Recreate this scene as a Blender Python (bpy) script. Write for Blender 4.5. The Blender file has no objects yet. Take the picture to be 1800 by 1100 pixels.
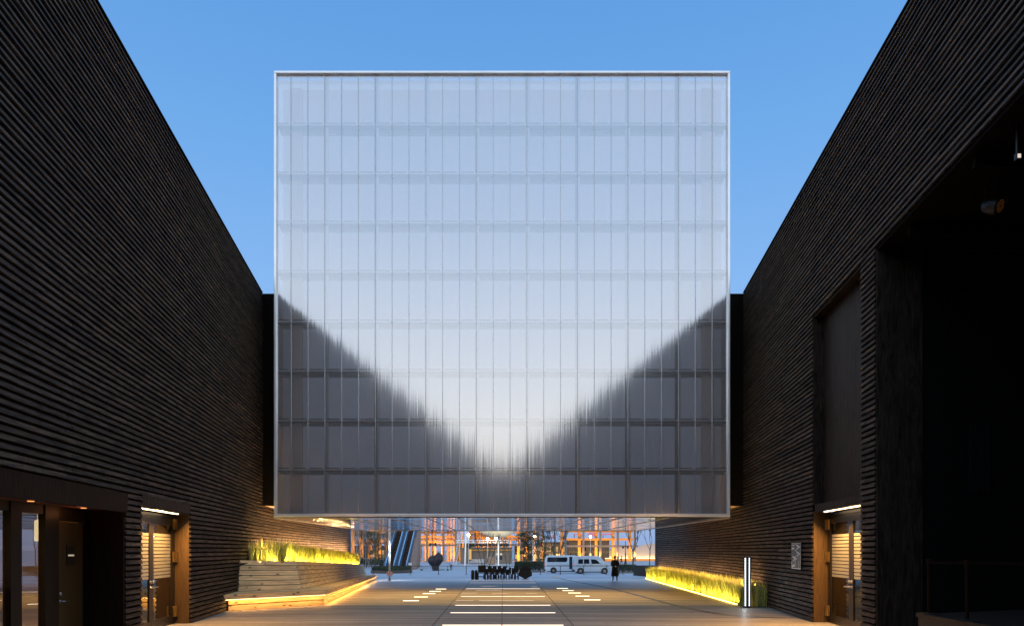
import bpy, math, random
from mathutils import Vector, Matrix
random.seed(7)
R = math.radians
S = bpy.context.scene
COL = S.collection

# ------------------------------------------------------------------ camera
F, CX, CY, EYE = 1270.0, 884.0, 966.0, 2.1
cam_d = bpy.data.cameras.new("camera")
cam = bpy.data.objects.new("camera", cam_d); COL.objects.link(cam)
cam.location = (0, 0, EYE); cam.rotation_euler = (R(90), 0, 0)
cam_d.sensor_fit = 'HORIZONTAL'; cam_d.sensor_width = 36.0
cam_d.lens = F / 1800 * 36.0
cam_d.shift_x = (900 - CX) / 1800
cam_d.shift_y = (CY - 550) / 1800
cam_d.clip_start = 0.1; cam_d.clip_end = 6000
S.camera = cam

# ------------------------------------------------------------------ world (dusk sky: deep blue ahead, afterglow behind)
W = bpy.data.worlds.new("World"); S.world = W; W.use_nodes = True
nt = W.node_tree; N = nt.nodes; LK = nt.links
for n in list(N): N.remove(n)
out = N.new('ShaderNodeOutputWorld'); bg = N.new('ShaderNodeBackground')
tc = N.new('ShaderNodeTexCoord'); sep = N.new('ShaderNodeSeparateXYZ')
LK.new(tc.outputs['Generated'], sep.inputs[0])
def ramp(stops):
    r = N.new('ShaderNodeValToRGB'); e = r.color_ramp.elements
    while len(e) > 1: e.remove(e[-1])
    e[0].position = stops[0][0]; e[0].color = (*stops[0][1], 1)
    for p, c in stops[1:]:
        q = e.new(p); q.color = (*c, 1)
    r.color_ramp.interpolation = 'B_SPLINE' if False else 'LINEAR'
    LK.new(sep.outputs['Z'], r.inputs[0]); return r
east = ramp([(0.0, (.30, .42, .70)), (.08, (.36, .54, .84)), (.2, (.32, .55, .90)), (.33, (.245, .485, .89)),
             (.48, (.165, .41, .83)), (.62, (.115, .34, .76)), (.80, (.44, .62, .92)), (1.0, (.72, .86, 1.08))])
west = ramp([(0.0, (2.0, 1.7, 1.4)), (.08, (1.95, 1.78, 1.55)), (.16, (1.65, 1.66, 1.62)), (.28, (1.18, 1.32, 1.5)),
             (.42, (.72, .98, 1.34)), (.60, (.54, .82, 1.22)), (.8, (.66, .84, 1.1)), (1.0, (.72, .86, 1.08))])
mr = N.new('ShaderNodeMapRange'); mr.interpolation_type = 'SMOOTHSTEP'
LK.new(sep.outputs['Y'], mr.inputs['Value'])
mr.inputs['From Min'].default_value = 0.35; mr.inputs['From Max'].default_value = -0.55
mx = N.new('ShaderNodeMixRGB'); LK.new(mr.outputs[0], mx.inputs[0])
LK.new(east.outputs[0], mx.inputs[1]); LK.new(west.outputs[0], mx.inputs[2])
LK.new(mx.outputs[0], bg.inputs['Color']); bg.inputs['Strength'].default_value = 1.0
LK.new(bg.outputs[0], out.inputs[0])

S.view_settings.view_transform = 'Standard'; S.view_settings.look = 'None'
S.view_settings.exposure = 0.0; S.view_settings.gamma = 1.0
try:
    S.view_settings.use_curve_mapping = False
except Exception: pass
S.render.engine = 'CYCLES'
S.cycles.use_denoising = True
S.cycles.max_bounces = 8; S.cycles.diffuse_bounces = 3; S.cycles.glossy_bounces = 4
S.cycles.transparent_max_bounces = 12; S.cycles.transmission_bounces = 6
S.cycles.sample_clamp_indirect = 6.0
S.cycles.caustics_reflective = False; S.cycles.caustics_refractive = False

# ------------------------------------------------------------------ helpers
def tag(o, label=None, cat=None, group=None, kind=None):
    if label: o['label'] = label
    if cat: o['category'] = cat
    if group: o['group'] = group
    if kind: o['kind'] = kind
    return o

def empty(name, loc=(0, 0, 0), rz=0.0, label=None, cat=None, group=None):
    o = bpy.data.objects.new(name, None); COL.objects.link(o)
    o.location = loc; o.rotation_euler = (0, 0, rz); o.empty_display_size = .2
    return tag(o, label, cat, group)

def copy_tree(o, parent=None):
    c = o.copy(); COL.objects.link(c); c.parent = parent
    for ch in list(o.children): copy_tree(ch, c)
    return c

class MB:
    def __init__(s): s.v = []; s.f = []; s.m = []
    def add(s, vs, fs, mi=0):
        b = len(s.v); s.v += [tuple(p) for p in vs]
        s.f += [tuple(b + i for i in f) for f in fs]; s.m += [mi] * len(fs); return s
    def hexa(s, p, mi=0):   # 8 points: bottom ring 0-3, top ring 4-7
        return s.add(p, [(3, 2, 1, 0), (4, 5, 6, 7), (0, 1, 5, 4), (1, 2, 6, 5), (2, 3, 7, 6), (3, 0, 4, 7)], mi)
    def box(s, x0, x1, y0, y1, z0, z1, mi=0):
        return s.hexa([(x0, y0, z0), (x1, y0, z0), (x1, y1, z0), (x0, y1, z0), (x0, y0, z1), (x1, y0, z1), (x1, y1, z1), (x0, y1, z1)], mi)
    def quad(s, a, b, c, d, mi=0): return s.add([a, b, c, d], [(0, 1, 2, 3)], mi)
    def tube(s, pts, rad, n=8, mi=0, cap=True):
        pts = [Vector(p) for p in pts]
        if not isinstance(rad, (list, tuple)): rad = [rad] * len(pts)
        vs = []; fs = []
        for i, p in enumerate(pts):
            d = (pts[min(i + 1, len(pts) - 1)] - pts[max(i - 1, 0)])
            if d.length < 1e-9: d = Vector((0, 0, 1))
            d.normalize()
            a = Vector((0, 0, 1)) if abs(d.z) < .9 else Vector((1, 0, 0))
            u = d.cross(a).normalized(); w = d.cross(u)
            for k in range(n):
                t = 2 * math.pi * k / n
                vs.append(p + (u * math.cos(t) + w * math.sin(t)) * rad[i])
        for i in range(len(pts) - 1):
            for k in range(n):
                fs.append((i * n + k, i * n + (k + 1) % n, (i + 1) * n + (k + 1) % n, (i + 1) * n + k))
        if cap:
            fs.append(tuple(range(n))[::-1]); fs.append(tuple((len(pts) - 1) * n + k for k in range(n)))
        return s.add(vs, fs, mi)
    def lathe(s, prof, c=(0, 0, 0), n=24, axis='z', mi=0):   # prof: (r, h)
        vs = []; fs = []
        for r, h in prof:
            for k in range(n):
                t = 2 * math.pi * k / n
                a, b = r * math.cos(t), r * math.sin(t)
                p = (a, b, h) if axis == 'z' else ((a, h, b) if axis == 'y' else (h, a, b))
                vs.append((c[0] + p[0], c[1] + p[1], c[2] + p[2]))
        for i in range(len(prof) - 1):
            for k in range(n):
                fs.append((i * n + k, i * n + (k + 1) % n, (i + 1) * n + (k + 1) % n, (i + 1) * n + k))
        fs.append(tuple(range(n))[::-1]); fs.append(tuple((len(prof) - 1) * n + k for k in range(n)))
        return s.add(vs, fs, mi)
    def build(s, name, mats, parent=None, smooth=False, bevel=0):
        me = bpy.data.meshes.new(name); me.from_pydata(s.v, [], s.f)
        if not isinstance(mats, (list, tuple)): mats = [mats]
        for m in mats: me.materials.append(m)
        for p, mi in zip(me.polygons, s.m):
            p.material_index = mi; p.use_smooth = smooth
        me.update()
        o = bpy.data.objects.new(name, me); COL.objects.link(o)
        if parent is not None: o.parent = parent
        if bevel:
            b = o.modifiers.new("bevel", 'BEVEL'); b.width = bevel; b.segments = 2; b.limit_method = 'ANGLE'
        return o

def mat(name, col, rough=.6, metal=0.0, var=0.0, vscale=3.0, bump=0.0, bscale=20.0, stretch=(1, 1, 1),
        emit=None, estr=0.0, spec=.5, island=0.0, dist=0.0, knots=0.0, col2=None, coat=0.0, alpha=1.0, trans=0.0):
    m = bpy.data.materials.new(name); m.use_nodes = True
    t = m.node_tree; b = t.nodes['Principled BSDF']; L = t.links
    b.inputs['Base Color'].default_value = (*col, 1); b.inputs['Roughness'].default_value = rough
    b.inputs['Metallic'].default_value = metal
    b.inputs['Specular IOR Level'].default_value = spec
    b.inputs['Coat Weight'].default_value = coat
    b.inputs['Transmission Weight'].default_value = trans
    if emit:
        b.inputs['Emission Color'].default_value = (*emit, 1); b.inputs['Emission Strength'].default_value = estr
    if var or bump or island:
        tcn = t.nodes.new('ShaderNodeTexCoord'); mp = t.nodes.new('ShaderNodeMapping')
        mp.inputs['Scale'].default_value = stretch; L.new(tcn.outputs['Object'], mp.inputs[0])
        nz = t.nodes.new('ShaderNodeTexNoise'); nz.inputs['Scale'].default_value = vscale
        nz.inputs['Detail'].default_value = 5; nz.inputs['Distortion'].default_value = dist; L.new(mp.outputs[0], nz.inputs['Vector'])
        fac = nz.outputs['Fac']
        c2 = col2 or tuple(max(0, c * (1 - var)) for c in col)
        c1 = tuple(min(1, c * (1 + var * .6)) for c in col)
        rp = t.nodes.new('ShaderNodeMapRange'); L.new(fac, rp.inputs['Value'])
        rp.inputs['From Min'].default_value = .3; rp.inputs['From Max'].default_value = .7
        mxn = t.nodes.new('ShaderNodeMixRGB'); L.new(rp.outputs[0], mxn.inputs[0])
        mxn.inputs[1].default_value = (*c2, 1); mxn.inputs[2].default_value = (*c1, 1)
        src = mxn.outputs[0]
        if island:
            gm = t.nodes.new('ShaderNodeNewGeometry'); mi_ = t.nodes.new('ShaderNodeMapRange')
            L.new(gm.outputs['Random Per Island'], mi_.inputs['Value'])
            mi_.inputs['To Min'].default_value = 1 - island; mi_.inputs['To Max'].default_value = 1 + island
            vm = t.nodes.new('ShaderNodeVectorMath'); vm.operation = 'SCALE'
            L.new(src, vm.inputs[0]); L.new(mi_.outputs[0], vm.inputs['Scale']); src = vm.outputs[0]
        if knots:
            m3 = t.nodes.new('ShaderNodeMapping'); m3.inputs['Scale'].default_value = (knots, knots, knots * 2.2); L.new(tcn.outputs['Object'], m3.inputs[0])
            vo = t.nodes.new('ShaderNodeTexVoronoi'); vo.inputs['Scale'].default_value = 1; L.new(m3.outputs[0], vo.inputs['Vector'])
            kr = t.nodes.new('ShaderNodeMapRange'); L.new(vo.outputs['Distance'], kr.inputs['Value']); kr.inputs['From Min'].default_value = .10
            kr.inputs['From Max'].default_value = .24; kr.inputs['To Min'].default_value = .28
            v2 = t.nodes.new('ShaderNodeVectorMath'); v2.operation = 'SCALE'; L.new(src, v2.inputs[0]); L.new(kr.outputs[0], v2.inputs['Scale']); src = v2.outputs[0]
        L.new(src, b.inputs['Base Color'])
        if bump:
            n2 = t.nodes.new('ShaderNodeTexNoise'); n2.inputs['Scale'].default_value = bscale
            n2.inputs['Detail'].default_value = 4; L.new(mp.outputs[0], n2.inputs['Vector'])
            bp = t.nodes.new('ShaderNodeBump'); bp.inputs['Strength'].default_value = bump
            bp.inputs['Distance'].default_value = .02
            L.new(n2.outputs['Fac'], bp.inputs['Height']); L.new(bp.outputs[0], b.inputs['Normal'])
    return m

def glow(name, col, strength):
    m = bpy.data.materials.new(name); m.use_nodes = True
    t = m.node_tree; t.nodes.remove(t.nodes['Principled BSDF'])
    e = t.nodes.new('ShaderNodeEmission'); e.inputs[0].default_value = (*col, 1); e.inputs[1].default_value = strength
    t.links.new(e.outputs[0], t.nodes['Material Output'].inputs[0]); return m

def area(name, loc, size, energy, col, direction, xdir=None, spread=180):
    l = bpy.data.lights.new(name, 'AREA'); l.shape = 'RECTANGLE'; l.size = size[0]; l.size_y = size[1]
    l.energy = energy; l.color = col; l.spread = R(spread)
    o = bpy.data.objects.new(name, l); COL.objects.link(o)
    z = -Vector(direction).normalized()
    x = Vector(xdir if xdir else (1, 0, 0)); x = (x - z * x.dot(z)).normalized(); y = z.cross(x)
    M = Matrix((x, y, z)).transposed().to_4x4(); M.translation = Vector(loc); o.matrix_world = M
    return o

def point(name, loc, energy, col, rad=.3):
    l = bpy.data.lights.new(name, 'POINT'); l.energy = energy; l.color = col; l.shadow_soft_size = rad
    o = bpy.data.objects.new(name, l); COL.objects.link(o); o.location = loc; return o

def at(px, py, Y): return Vector(((px - CX) * Y / F, Y, EYE + (CY - py) * Y / F))
def gz(Y):
    if Y < 53: return 0.0
    if Y < 80: return -.0205 * (Y - 53)
    if Y < 110: return -.5535 - (Y - 80) * .0132
    return -.95

def text(name, body, size, m, matrix, parent, extrude=.003, align='CENTER'):
    cu = bpy.data.curves.new(name, 'FONT'); cu.body = body; cu.size = size; cu.extrude = extrude
    cu.align_x = align; cu.align_y = 'CENTER'
    tmp = bpy.data.objects.new(name, cu); COL.objects.link(tmp)
    dg = bpy.context.evaluated_depsgraph_get()
    me = bpy.data.meshes.new_from_object(tmp.evaluated_get(dg))
    bpy.data.objects.remove(tmp)
    me.materials.clear(); me.materials.append(m)
    o = bpy.data.objects.new(name, me); COL.objects.link(o); me.transform(matrix)
    if parent is not None: o.parent = parent
    return o

# ------------------------------------------------------------------ materials
# louvre boards: charred-brown stained cedar
def board_mat(name, col):
    m = bpy.data.materials.new(name); m.use_nodes = True
    t = m.node_tree; b = t.nodes['Principled BSDF']; L = t.links
    tcn = t.nodes.new('ShaderNodeTexCoord'); mp = t.nodes.new('ShaderNodeMapping'); mp.inputs['Scale'].default_value = (1, 1, 14)
    L.new(tcn.outputs['Object'], mp.inputs[0])
    nz = t.nodes.new('ShaderNodeTexNoise'); nz.inputs['Scale'].default_value = 1.6; nz.inputs['Detail'].default_value = 8
    nz.inputs['Roughness'].default_value = .65
    L.new(mp.outputs[0], nz.inputs['Vector'])
    r = t.nodes.new('ShaderNodeValToRGB'); L.new(nz.outputs['Fac'], r.inputs[0])
    e = r.color_ramp.elements; e[0].position = .40; e[0].color = (*[c * .3 for c in col], 1)
    e[1].position = .62; e[1].color = (*[c * 1.7 for c in col], 1)
    q = e.new(.5); q.color = (*col, 1)
    mp2 = t.nodes.new('ShaderNodeMapping'); mp2.inputs['Scale'].default_value = (3.0, 3.0, 9); L.new(tcn.outputs['Object'], mp2.inputs[0])
    vo = t.nodes.new('ShaderNodeTexVoronoi'); vo.inputs['Scale'].default_value = 1.0; L.new(mp2.outputs[0], vo.inputs['Vector'])
    kr = t.nodes.new('ShaderNodeMapRange'); kr.inputs['From Min'].default_value = .09; kr.inputs['From Max'].default_value = .26
    kr.inputs['To Min'].default_value = .25; L.new(vo.outputs['Distance'], kr.inputs['Value'])
    gm = t.nodes.new('ShaderNodeNewGeometry'); mr_ = t.nodes.new('ShaderNodeMapRange')
    L.new(gm.outputs['Random Per Island'], mr_.inputs['Value']); mr_.inputs['To Min'].default_value = .6; mr_.inputs['To Max'].default_value = 1.4
    mu = t.nodes.new('ShaderNodeMath'); mu.operation = 'MULTIPLY'; L.new(mr_.outputs[0], mu.inputs[0]); L.new(kr.outputs[0], mu.inputs[1])
    vm = t.nodes.new('ShaderNodeVectorMath'); vm.operation = 'SCALE'; L.new(r.outputs[0], vm.inputs[0]); L.new(mu.outputs[0], vm.inputs['Scale'])
    L.new(vm.outputs[0], b.inputs['Base Color'])
    b.inputs['Roughness'].default_value = .7; b.inputs['Specular IOR Level'].default_value = .22
    bp = t.nodes.new('ShaderNodeBump'); bp.inputs['Strength'].default_value = .5; bp.inputs['Distance'].default_value = .01
    L.new(nz.outputs['Fac'], bp.inputs['Height']); L.new(bp.outputs[0], b.inputs['Normal'])
    return m

M = {}
M['board'] = board_mat("dark_louvre_board", (.062, .045, .034))
M['side_soffit'] = mat("brown_side_soffit", (.20, .13, .08), .7)
M['void'] = mat("black_backing", (.004, .0035, .003), .9, spec=.1)
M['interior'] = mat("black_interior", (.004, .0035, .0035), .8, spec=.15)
M['plywood'] = mat("dark_stained_plywood", (.034, .024, .018), .6, var=.85, dist=2.2, vscale=1.1, bump=.35, bscale=4, stretch=(7, 7, 1), spec=.18)
M['plywood_red'] = mat("reddish_stained_plywood", (.016, .006, .003), .6, var=.5, vscale=2.2, bump=.25, bscale=4, stretch=(7, 7, 1), spec=.12)
M['jamb'] = mat("brown_stained_jamb", (.085, .048, .018), .55, var=.35, vscale=3, bump=.25, bscale=6, stretch=(8, 8, 1))
M['door'] = mat("dark_bronze_door", (.035, .028, .02), .38, metal=.3, var=.2)
M['brass'] = mat("brass_hinge", (.55, .40, .18), .3, metal=1)
M['steel'] = mat("brushed_steel", (.55, .54, .52), .28, metal=1)
M['alu'] = mat("anodised_aluminium", (.88, .89, .90), .34, metal=.5, var=.08, vscale=1.2)
M['pine'] = mat("pale_pine", (.88, .62, .32), .6, var=.3, vscale=1.3, bump=.1, bscale=4, stretch=(1, 1, 9), island=.14, knots=2.6)
M['black'] = mat("black_powder_coat", (.012, .012, .013), .45)
M['white_metal'] = mat("white_painted_steel", (.88, .89, .9), .5)
M['concrete'] = mat("grey_paving", (.36, .42, .50), .75, var=.18, vscale=.5)
M['led_warm'] = glow("warm_led", (1.0, .62, .22), 9.0)
M['led_door'] = glow("door_led", (1.0, .72, .38), 7.0)
M['led_floor'] = glow("floor_led", (1.0, .78, .60), 3.2)
M['led_floor2'] = glow("floor_led_dim", (1.0, .76, .58), 1.1)
M['led_slot'] = glow("slot_led", (1.0, .82, .50), 4.5)
M['led_white'] = glow("white_led", (.85, .93, 1.0), 3.6)
M['flood'] = glow("flood_lamp", (1.0, .86, .62), 45.0)
M['glulam'] = mat("glulam_timber", (.50, .25, .06), .65, var=.2, vscale=1.0, stretch=(1, 1, 6))
M['glulam_grey'] = mat("weathered_glulam", (.30, .22, .17), .7, var=.2, vscale=1.0, stretch=(1, 1, 6))
M['bark'] = mat("tree_bark", (.10, .075, .055), .85, var=.3, vscale=5)
M['bark_pale'] = mat("pale_birch_bark", (.30, .26, .22), .8, var=.5, vscale=4)
M['leaf'] = mat("dark_leaf", (.045, .065, .022), .6, island=.45, var=.2)
M['shrub'] = mat("shrub_leaf", (.035, .05, .02), .7, island=.5, var=.2)
M['grassblade'] = mat("yellow_green_grass", (.46, .44, .11), .55, island=.65, var=.1)
M['soil'] = mat("planting_soil", (.03, .022, .015), .9, var=.3)
M['van_white'] = mat("white_van_paint", (.56, .65, .74), .22, coat=.6)
M['van_silver'] = mat("silver_van_paint", (.46, .56, .66), .25, metal=.3, coat=.5)
M['tyre'] = mat("tyre_rubber", (.012, .012, .012), .8)
M['carglass'] = mat("tinted_window", (.012, .018, .024), .06, spec=.8)
M['trim'] = mat("dark_trim", (.02, .02, .022), .5)
M['red_lamp'] = mat("tail_lamp", (.45, .02, .015), .25, emit=(1, .05, .03), estr=.5)
M['orange'] = mat("orange_plastic", (.75, .17, .03), .5)
M['green'] = mat("green_cone", (.02, .22, .10), .5)
M['skin'] = mat("skin", (.42, .26, .18), .55)
M['hair'] = mat("black_hair", (.012, .010, .009), .5)
M['coat'] = mat("black_cloth", (.010, .010, .012), .8)
M['shirt'] = mat("pale_blue_shirt", (.45, .52, .65), .8)
M['paper'] = mat("white_paper", (.7, .69, .66), .7)
M['cream'] = mat("cream_membrane", (.78, .70, .50), .6)
M['kiosk'] = mat("grey_timber_cladding", (.22, .17, .13), .7, var=.25, vscale=2, stretch=(4, 4, 1))

def glass_mat(name, tint=(.6, .62, .6), refl=.16):
    m = bpy.data.materials.new(name); m.use_nodes = True
    t = m.node_tree; t.nodes.remove(t.nodes['Principled BSDF']); L = t.links
    tr = t.nodes.new('ShaderNodeBsdfTransparent'); tr.inputs[0].default_value = (*tint, 1)
    gl = t.nodes.new('ShaderNodeBsdfGlossy'); gl.inputs['Roughness'].default_value = .01
    lw = t.nodes.new('ShaderNodeLayerWeight'); lw.inputs['Blend'].default_value = .35
    mr_ = t.nodes.new('ShaderNodeMapRange'); L.new(lw.outputs['Fresnel'], mr_.inputs['Value'])
    mr_.inputs['To Min'].default_value = refl * .3; mr_.inputs['To Max'].default_value = .38
    mxs = t.nodes.new('ShaderNodeMixShader'); L.new(mr_.outputs[0], mxs.inputs[0])
    L.new(tr.outputs[0], mxs.inputs[1]); L.new(gl.outputs[0], mxs.inputs[2])
    L.new(mxs.outputs[0], t.nodes['Material Output'].inputs[0]); return m
M['glass'] = glass_mat("clear_glass", (.85, .85, .82))
M['frost'] = mat("frosted_film", (.34, .34, .29), .5)

# polycarbonate skin: satin reflective, slightly see-through, vertically ribbed
def poly_mat():
    m = bpy.data.materials.new("ribbed_polycarbonate"); m.use_nodes = True
    t = m.node_tree; t.nodes.remove(t.nodes['Principled BSDF']); L = t.links
    tcn = t.nodes.new('ShaderNodeTexCoord')
    def ribs(sx, sz, det):
        mp = t.nodes.new('ShaderNodeMapping'); mp.inputs['Scale'].default_value = (sx, sx, sz); L.new(tcn.outputs['Object'], mp.inputs[0])
        nz = t.nodes.new('ShaderNodeTexNoise'); nz.inputs['Scale'].default_value = 1; nz.inputs['Detail'].default_value = det
        L.new(mp.outputs[0], nz.inputs['Vector']); return nz.outputs['Fac']
    b1 = t.nodes.new('ShaderNodeBump'); b1.inputs['Strength'].default_value = 1; b1.inputs['Distance'].default_value = .0017
    L.new(ribs(14, .12, 2), b1.inputs['Height'])
    b2 = t.nodes.new('ShaderNodeBump'); b2.inputs['Strength'].default_value = 1; b2.inputs['Distance'].default_value = .006
    L.new(ribs(1.6, .25, 1), b2.inputs['Height']); L.new(b1.outputs[0], b2.inputs['Normal'])
    gl = t.nodes.new('ShaderNodeBsdfAnisotropic') if False else t.nodes.new('ShaderNodeBsdfGlossy')
    gl.inputs['Roughness'].default_value = .105; gl.inputs['Color'].default_value = (.93, .93, .95, 1)
    L.new(b2.outputs[0], gl.inputs['Normal'])
    tr = t.nodes.new('ShaderNodeBsdfTransparent'); tr.inputs[0].default_value = (.86, .87, .90, 1)
    df = t.nodes.new('ShaderNodeBsdfDiffuse'); df.inputs[0].default_value = (.66, .61, .58, 1)
    m1 = t.nodes.new('ShaderNodeMixShader'); m1.inputs[0].default_value = .20
    L.new(tr.outputs[0], m1.inputs[1]); L.new(df.outputs[0], m1.inputs[2])
    m2 = t.nodes.new('ShaderNodeMixShader'); m2.inputs[0].default_value = .46
    L.new(m1.outputs[0], m2.inputs[1]); L.new(gl.outputs[0], m2.inputs[2])
    L.new(m2.outputs[0], t.nodes['Material Output'].inputs[0]); return m
M['poly'] = poly_mat()
def sheet_mat(name, col, trans):
    m = bpy.data.materials.new(name); m.use_nodes = True
    t = m.node_tree; t.nodes.remove(t.nodes['Principled BSDF']); L = t.links
    tl = t.nodes.new('ShaderNodeBsdfTranslucent'); tl.inputs[0].default_value = (*col, 1)
    df = t.nodes.new('ShaderNodeBsdfDiffuse'); df.inputs[0].default_value = (*col, 1)
    q = t.nodes.new('ShaderNodeMixShader'); q.inputs[0].default_value = trans
    L.new(df.outputs[0], q.inputs[1]); L.new(tl.outputs[0], q.inputs[2]); L.new(q.outputs[0], t.nodes['Material Output'].inputs[0]); return m
M['inner'] = sheet_mat("inner_liner", (.98, .90, .84), .84)
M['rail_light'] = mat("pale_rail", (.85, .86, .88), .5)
M['rail_shade'] = mat("painted_rail_shade", (.28, .27, .27), .6)  # dark copy of the rail colour, paints its shaded side
M['milky'] = sheet_mat("milky_polycarbonate", (.96, .96, .97), .88)
def clear_mat():
    m = bpy.data.materials.new("clear_inner_skin"); m.use_nodes = True
    t = m.node_tree; t.nodes.remove(t.nodes['Principled BSDF'])
    q = t.nodes.new('ShaderNodeBsdfTransparent'); q.inputs[0].default_value = (.96, .96, .97, 1)
    t.links.new(q.outputs[0], t.nodes['Material Output'].inputs[0]); return m
M['clear'] = clear_mat()
M['purlin_shade'] = mat("grey_frame_shade", (.58, .59, .60), .5)  # grey for bars that stand in for soft shade on the frame

def soffit_mat():
    m = bpy.data.materials.new("wavy_mirror_soffit"); m.use_nodes = True
    t = m.node_tree; b = t.nodes['Principled BSDF']; L = t.links
    b.inputs['Base Color'].default_value = (.72, .71, .70, 1); b.inputs['Metallic'].default_value = 1; b.inputs['Roughness'].default_value = .035
    tcn = t.nodes.new('ShaderNodeTexCoord'); mp = t.nodes.new('ShaderNodeMapping'); mp.inputs['Scale'].default_value = (.30, 1.3, 1)
    L.new(tcn.outputs['Object'], mp.inputs[0])
    nz = t.nodes.new('ShaderNodeTexNoise'); nz.inputs['Scale'].default_value = 1.0; nz.inputs['Detail'].default_value = 1.5
    L.new(mp.outputs[0], nz.inputs['Vector'])
    bp = t.nodes.new('ShaderNodeBump'); bp.inputs['Strength'].default_value = 1; bp.inputs['Distance'].default_value = .075
    L.new(nz.outputs['Fac'], bp.inputs['Height']); L.new(bp.outputs[0], b.inputs['Normal']); return m
M['soffit'] = soffit_mat()

def deck_mat():
    m = bpy.data.materials.new("timber_deck"); m.use_nodes = True
    t = m.node_tree; b = t.nodes['Principled BSDF']; L = t.links; n = t.nodes
    g = n.new('ShaderNodeNewGeometry'); sp = n.new('ShaderNodeSeparateXYZ'); L.new(g.outputs['Position'], sp.inputs[0])
    def math_(op, a, bb=None):
        q = n.new('ShaderNodeMath'); q.operation = op
        for i, v in enumerate((a, bb)):
            if v is None: continue
            if isinstance(v, (int, float)): q.inputs[i].default_value = v
            else: L.new(v, q.inputs[i])
        return q.outputs[0]
    yy = math_('DIVIDE', sp.outputs['Y'], .145)
    idx = math_('FLOOR', yy); fr = math_('SUBTRACT', yy, idx)
    groove = math_('LESS_THAN', fr, .05)
    # staggered plank ends: random shift per row, length 3.6
    wn = n.new('ShaderNodeTexWhiteNoise'); wn.noise_dimensions = '1D'; L.new(idx, wn.inputs['W'])
    xs = math_('ADD', math_('DIVIDE', sp.outputs['X'], 3.6), wn.outputs['Value'])
    xi = math_('FLOOR', xs)
    cid = n.new('ShaderNodeCombineXYZ'); L.new(idx, cid.inputs[0]); L.new(xi, cid.inputs[1])
    wn2 = n.new('ShaderNodeTexWhiteNoise'); wn2.noise_dimensions = '2D'; L.new(cid.outputs[0], wn2.inputs['Vector'])
    # base colour per zone (yellower under the block, greyer before and after)
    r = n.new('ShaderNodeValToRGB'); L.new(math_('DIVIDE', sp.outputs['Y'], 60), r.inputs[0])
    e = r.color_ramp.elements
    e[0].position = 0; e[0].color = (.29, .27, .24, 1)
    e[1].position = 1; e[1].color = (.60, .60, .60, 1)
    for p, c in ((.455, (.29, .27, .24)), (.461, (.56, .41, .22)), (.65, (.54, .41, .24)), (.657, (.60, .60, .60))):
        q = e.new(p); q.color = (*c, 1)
    mp = n.new('ShaderNodeMapping'); mp.inputs['Scale'].default_value = (1, 14, 1); L.new(g.outputs['Position'], mp.inputs[0])
    nz = n.new('ShaderNodeTexNoise'); nz.inputs['Scale'].default_value = 1.4; nz.inputs['Detail'].default_value = 6; L.new(mp.outputs[0], nz.inputs['Vector'])
    nz2 = n.new('ShaderNodeTexNoise'); nz2.inputs['Scale'].default_value = .25; nz2.inputs['Detail'].default_value = 4; L.new(g.outputs['Position'], nz2.inputs['Vector'])
    v = math_('ADD', math_('MULTIPLY', wn2.outputs['Value'], .42), math_('MULTIPLY', nz.outputs['Fac'], .45))
    v = math_('ADD', v, math_('MULTIPLY', nz2.outputs['Fac'], .4)); v = math_('ADD', v, .38)
    mp3 = n.new('ShaderNodeMapping'); mp3.inputs['Scale'].default_value = (.12, 2.2, 1); L.new(g.outputs['Position'], mp3.inputs[0])
    nz3 = n.new('ShaderNodeTexNoise'); nz3.inputs['Scale'].default_value = 1.0; nz3.inputs['Detail'].default_value = 5; L.new(mp3.outputs[0], nz3.inputs['Vector'])
    v = math_('MULTIPLY', v, math_('ADD', math_('MULTIPLY', nz3.outputs['Fac'], 1.5), .25))
    v = math_('MULTIPLY', v, math_('SUBTRACT', 1.0, math_('MULTIPLY', groove, .8)))
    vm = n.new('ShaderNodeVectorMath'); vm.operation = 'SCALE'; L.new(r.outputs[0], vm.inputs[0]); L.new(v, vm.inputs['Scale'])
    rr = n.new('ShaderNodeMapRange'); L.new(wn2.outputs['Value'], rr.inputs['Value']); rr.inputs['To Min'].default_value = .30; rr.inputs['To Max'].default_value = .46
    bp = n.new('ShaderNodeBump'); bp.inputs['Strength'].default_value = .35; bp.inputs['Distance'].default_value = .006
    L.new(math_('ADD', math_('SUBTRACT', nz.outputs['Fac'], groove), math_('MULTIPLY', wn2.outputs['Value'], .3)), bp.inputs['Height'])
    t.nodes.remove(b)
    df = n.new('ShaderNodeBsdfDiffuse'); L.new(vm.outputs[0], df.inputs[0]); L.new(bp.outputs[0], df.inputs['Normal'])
    gl = n.new('ShaderNodeBsdfGlossy'); L.new(rr.outputs[0], gl.inputs['Roughness']); L.new(bp.outputs[0], gl.inputs['Normal'])
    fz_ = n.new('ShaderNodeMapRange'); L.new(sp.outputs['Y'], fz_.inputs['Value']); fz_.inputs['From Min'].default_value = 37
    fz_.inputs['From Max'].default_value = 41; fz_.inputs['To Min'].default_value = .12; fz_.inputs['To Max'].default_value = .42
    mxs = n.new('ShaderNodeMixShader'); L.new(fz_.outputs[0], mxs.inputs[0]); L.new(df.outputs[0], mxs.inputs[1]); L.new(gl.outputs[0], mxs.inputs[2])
    L.new(mxs.outputs[0], n['Material Output'].inputs[0]); return m
M['deck'] = deck_mat()
for k in range(3):      # added fill lamps under the block to warm the deck, no fixtures there
    area('deck_fill_light', (-5 + 5 * k, 33.6, 3.36), (4.6, 8.0), 125, (1, .75, .44), (0, 0, -1), (1, 0, 0), 120)

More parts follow.
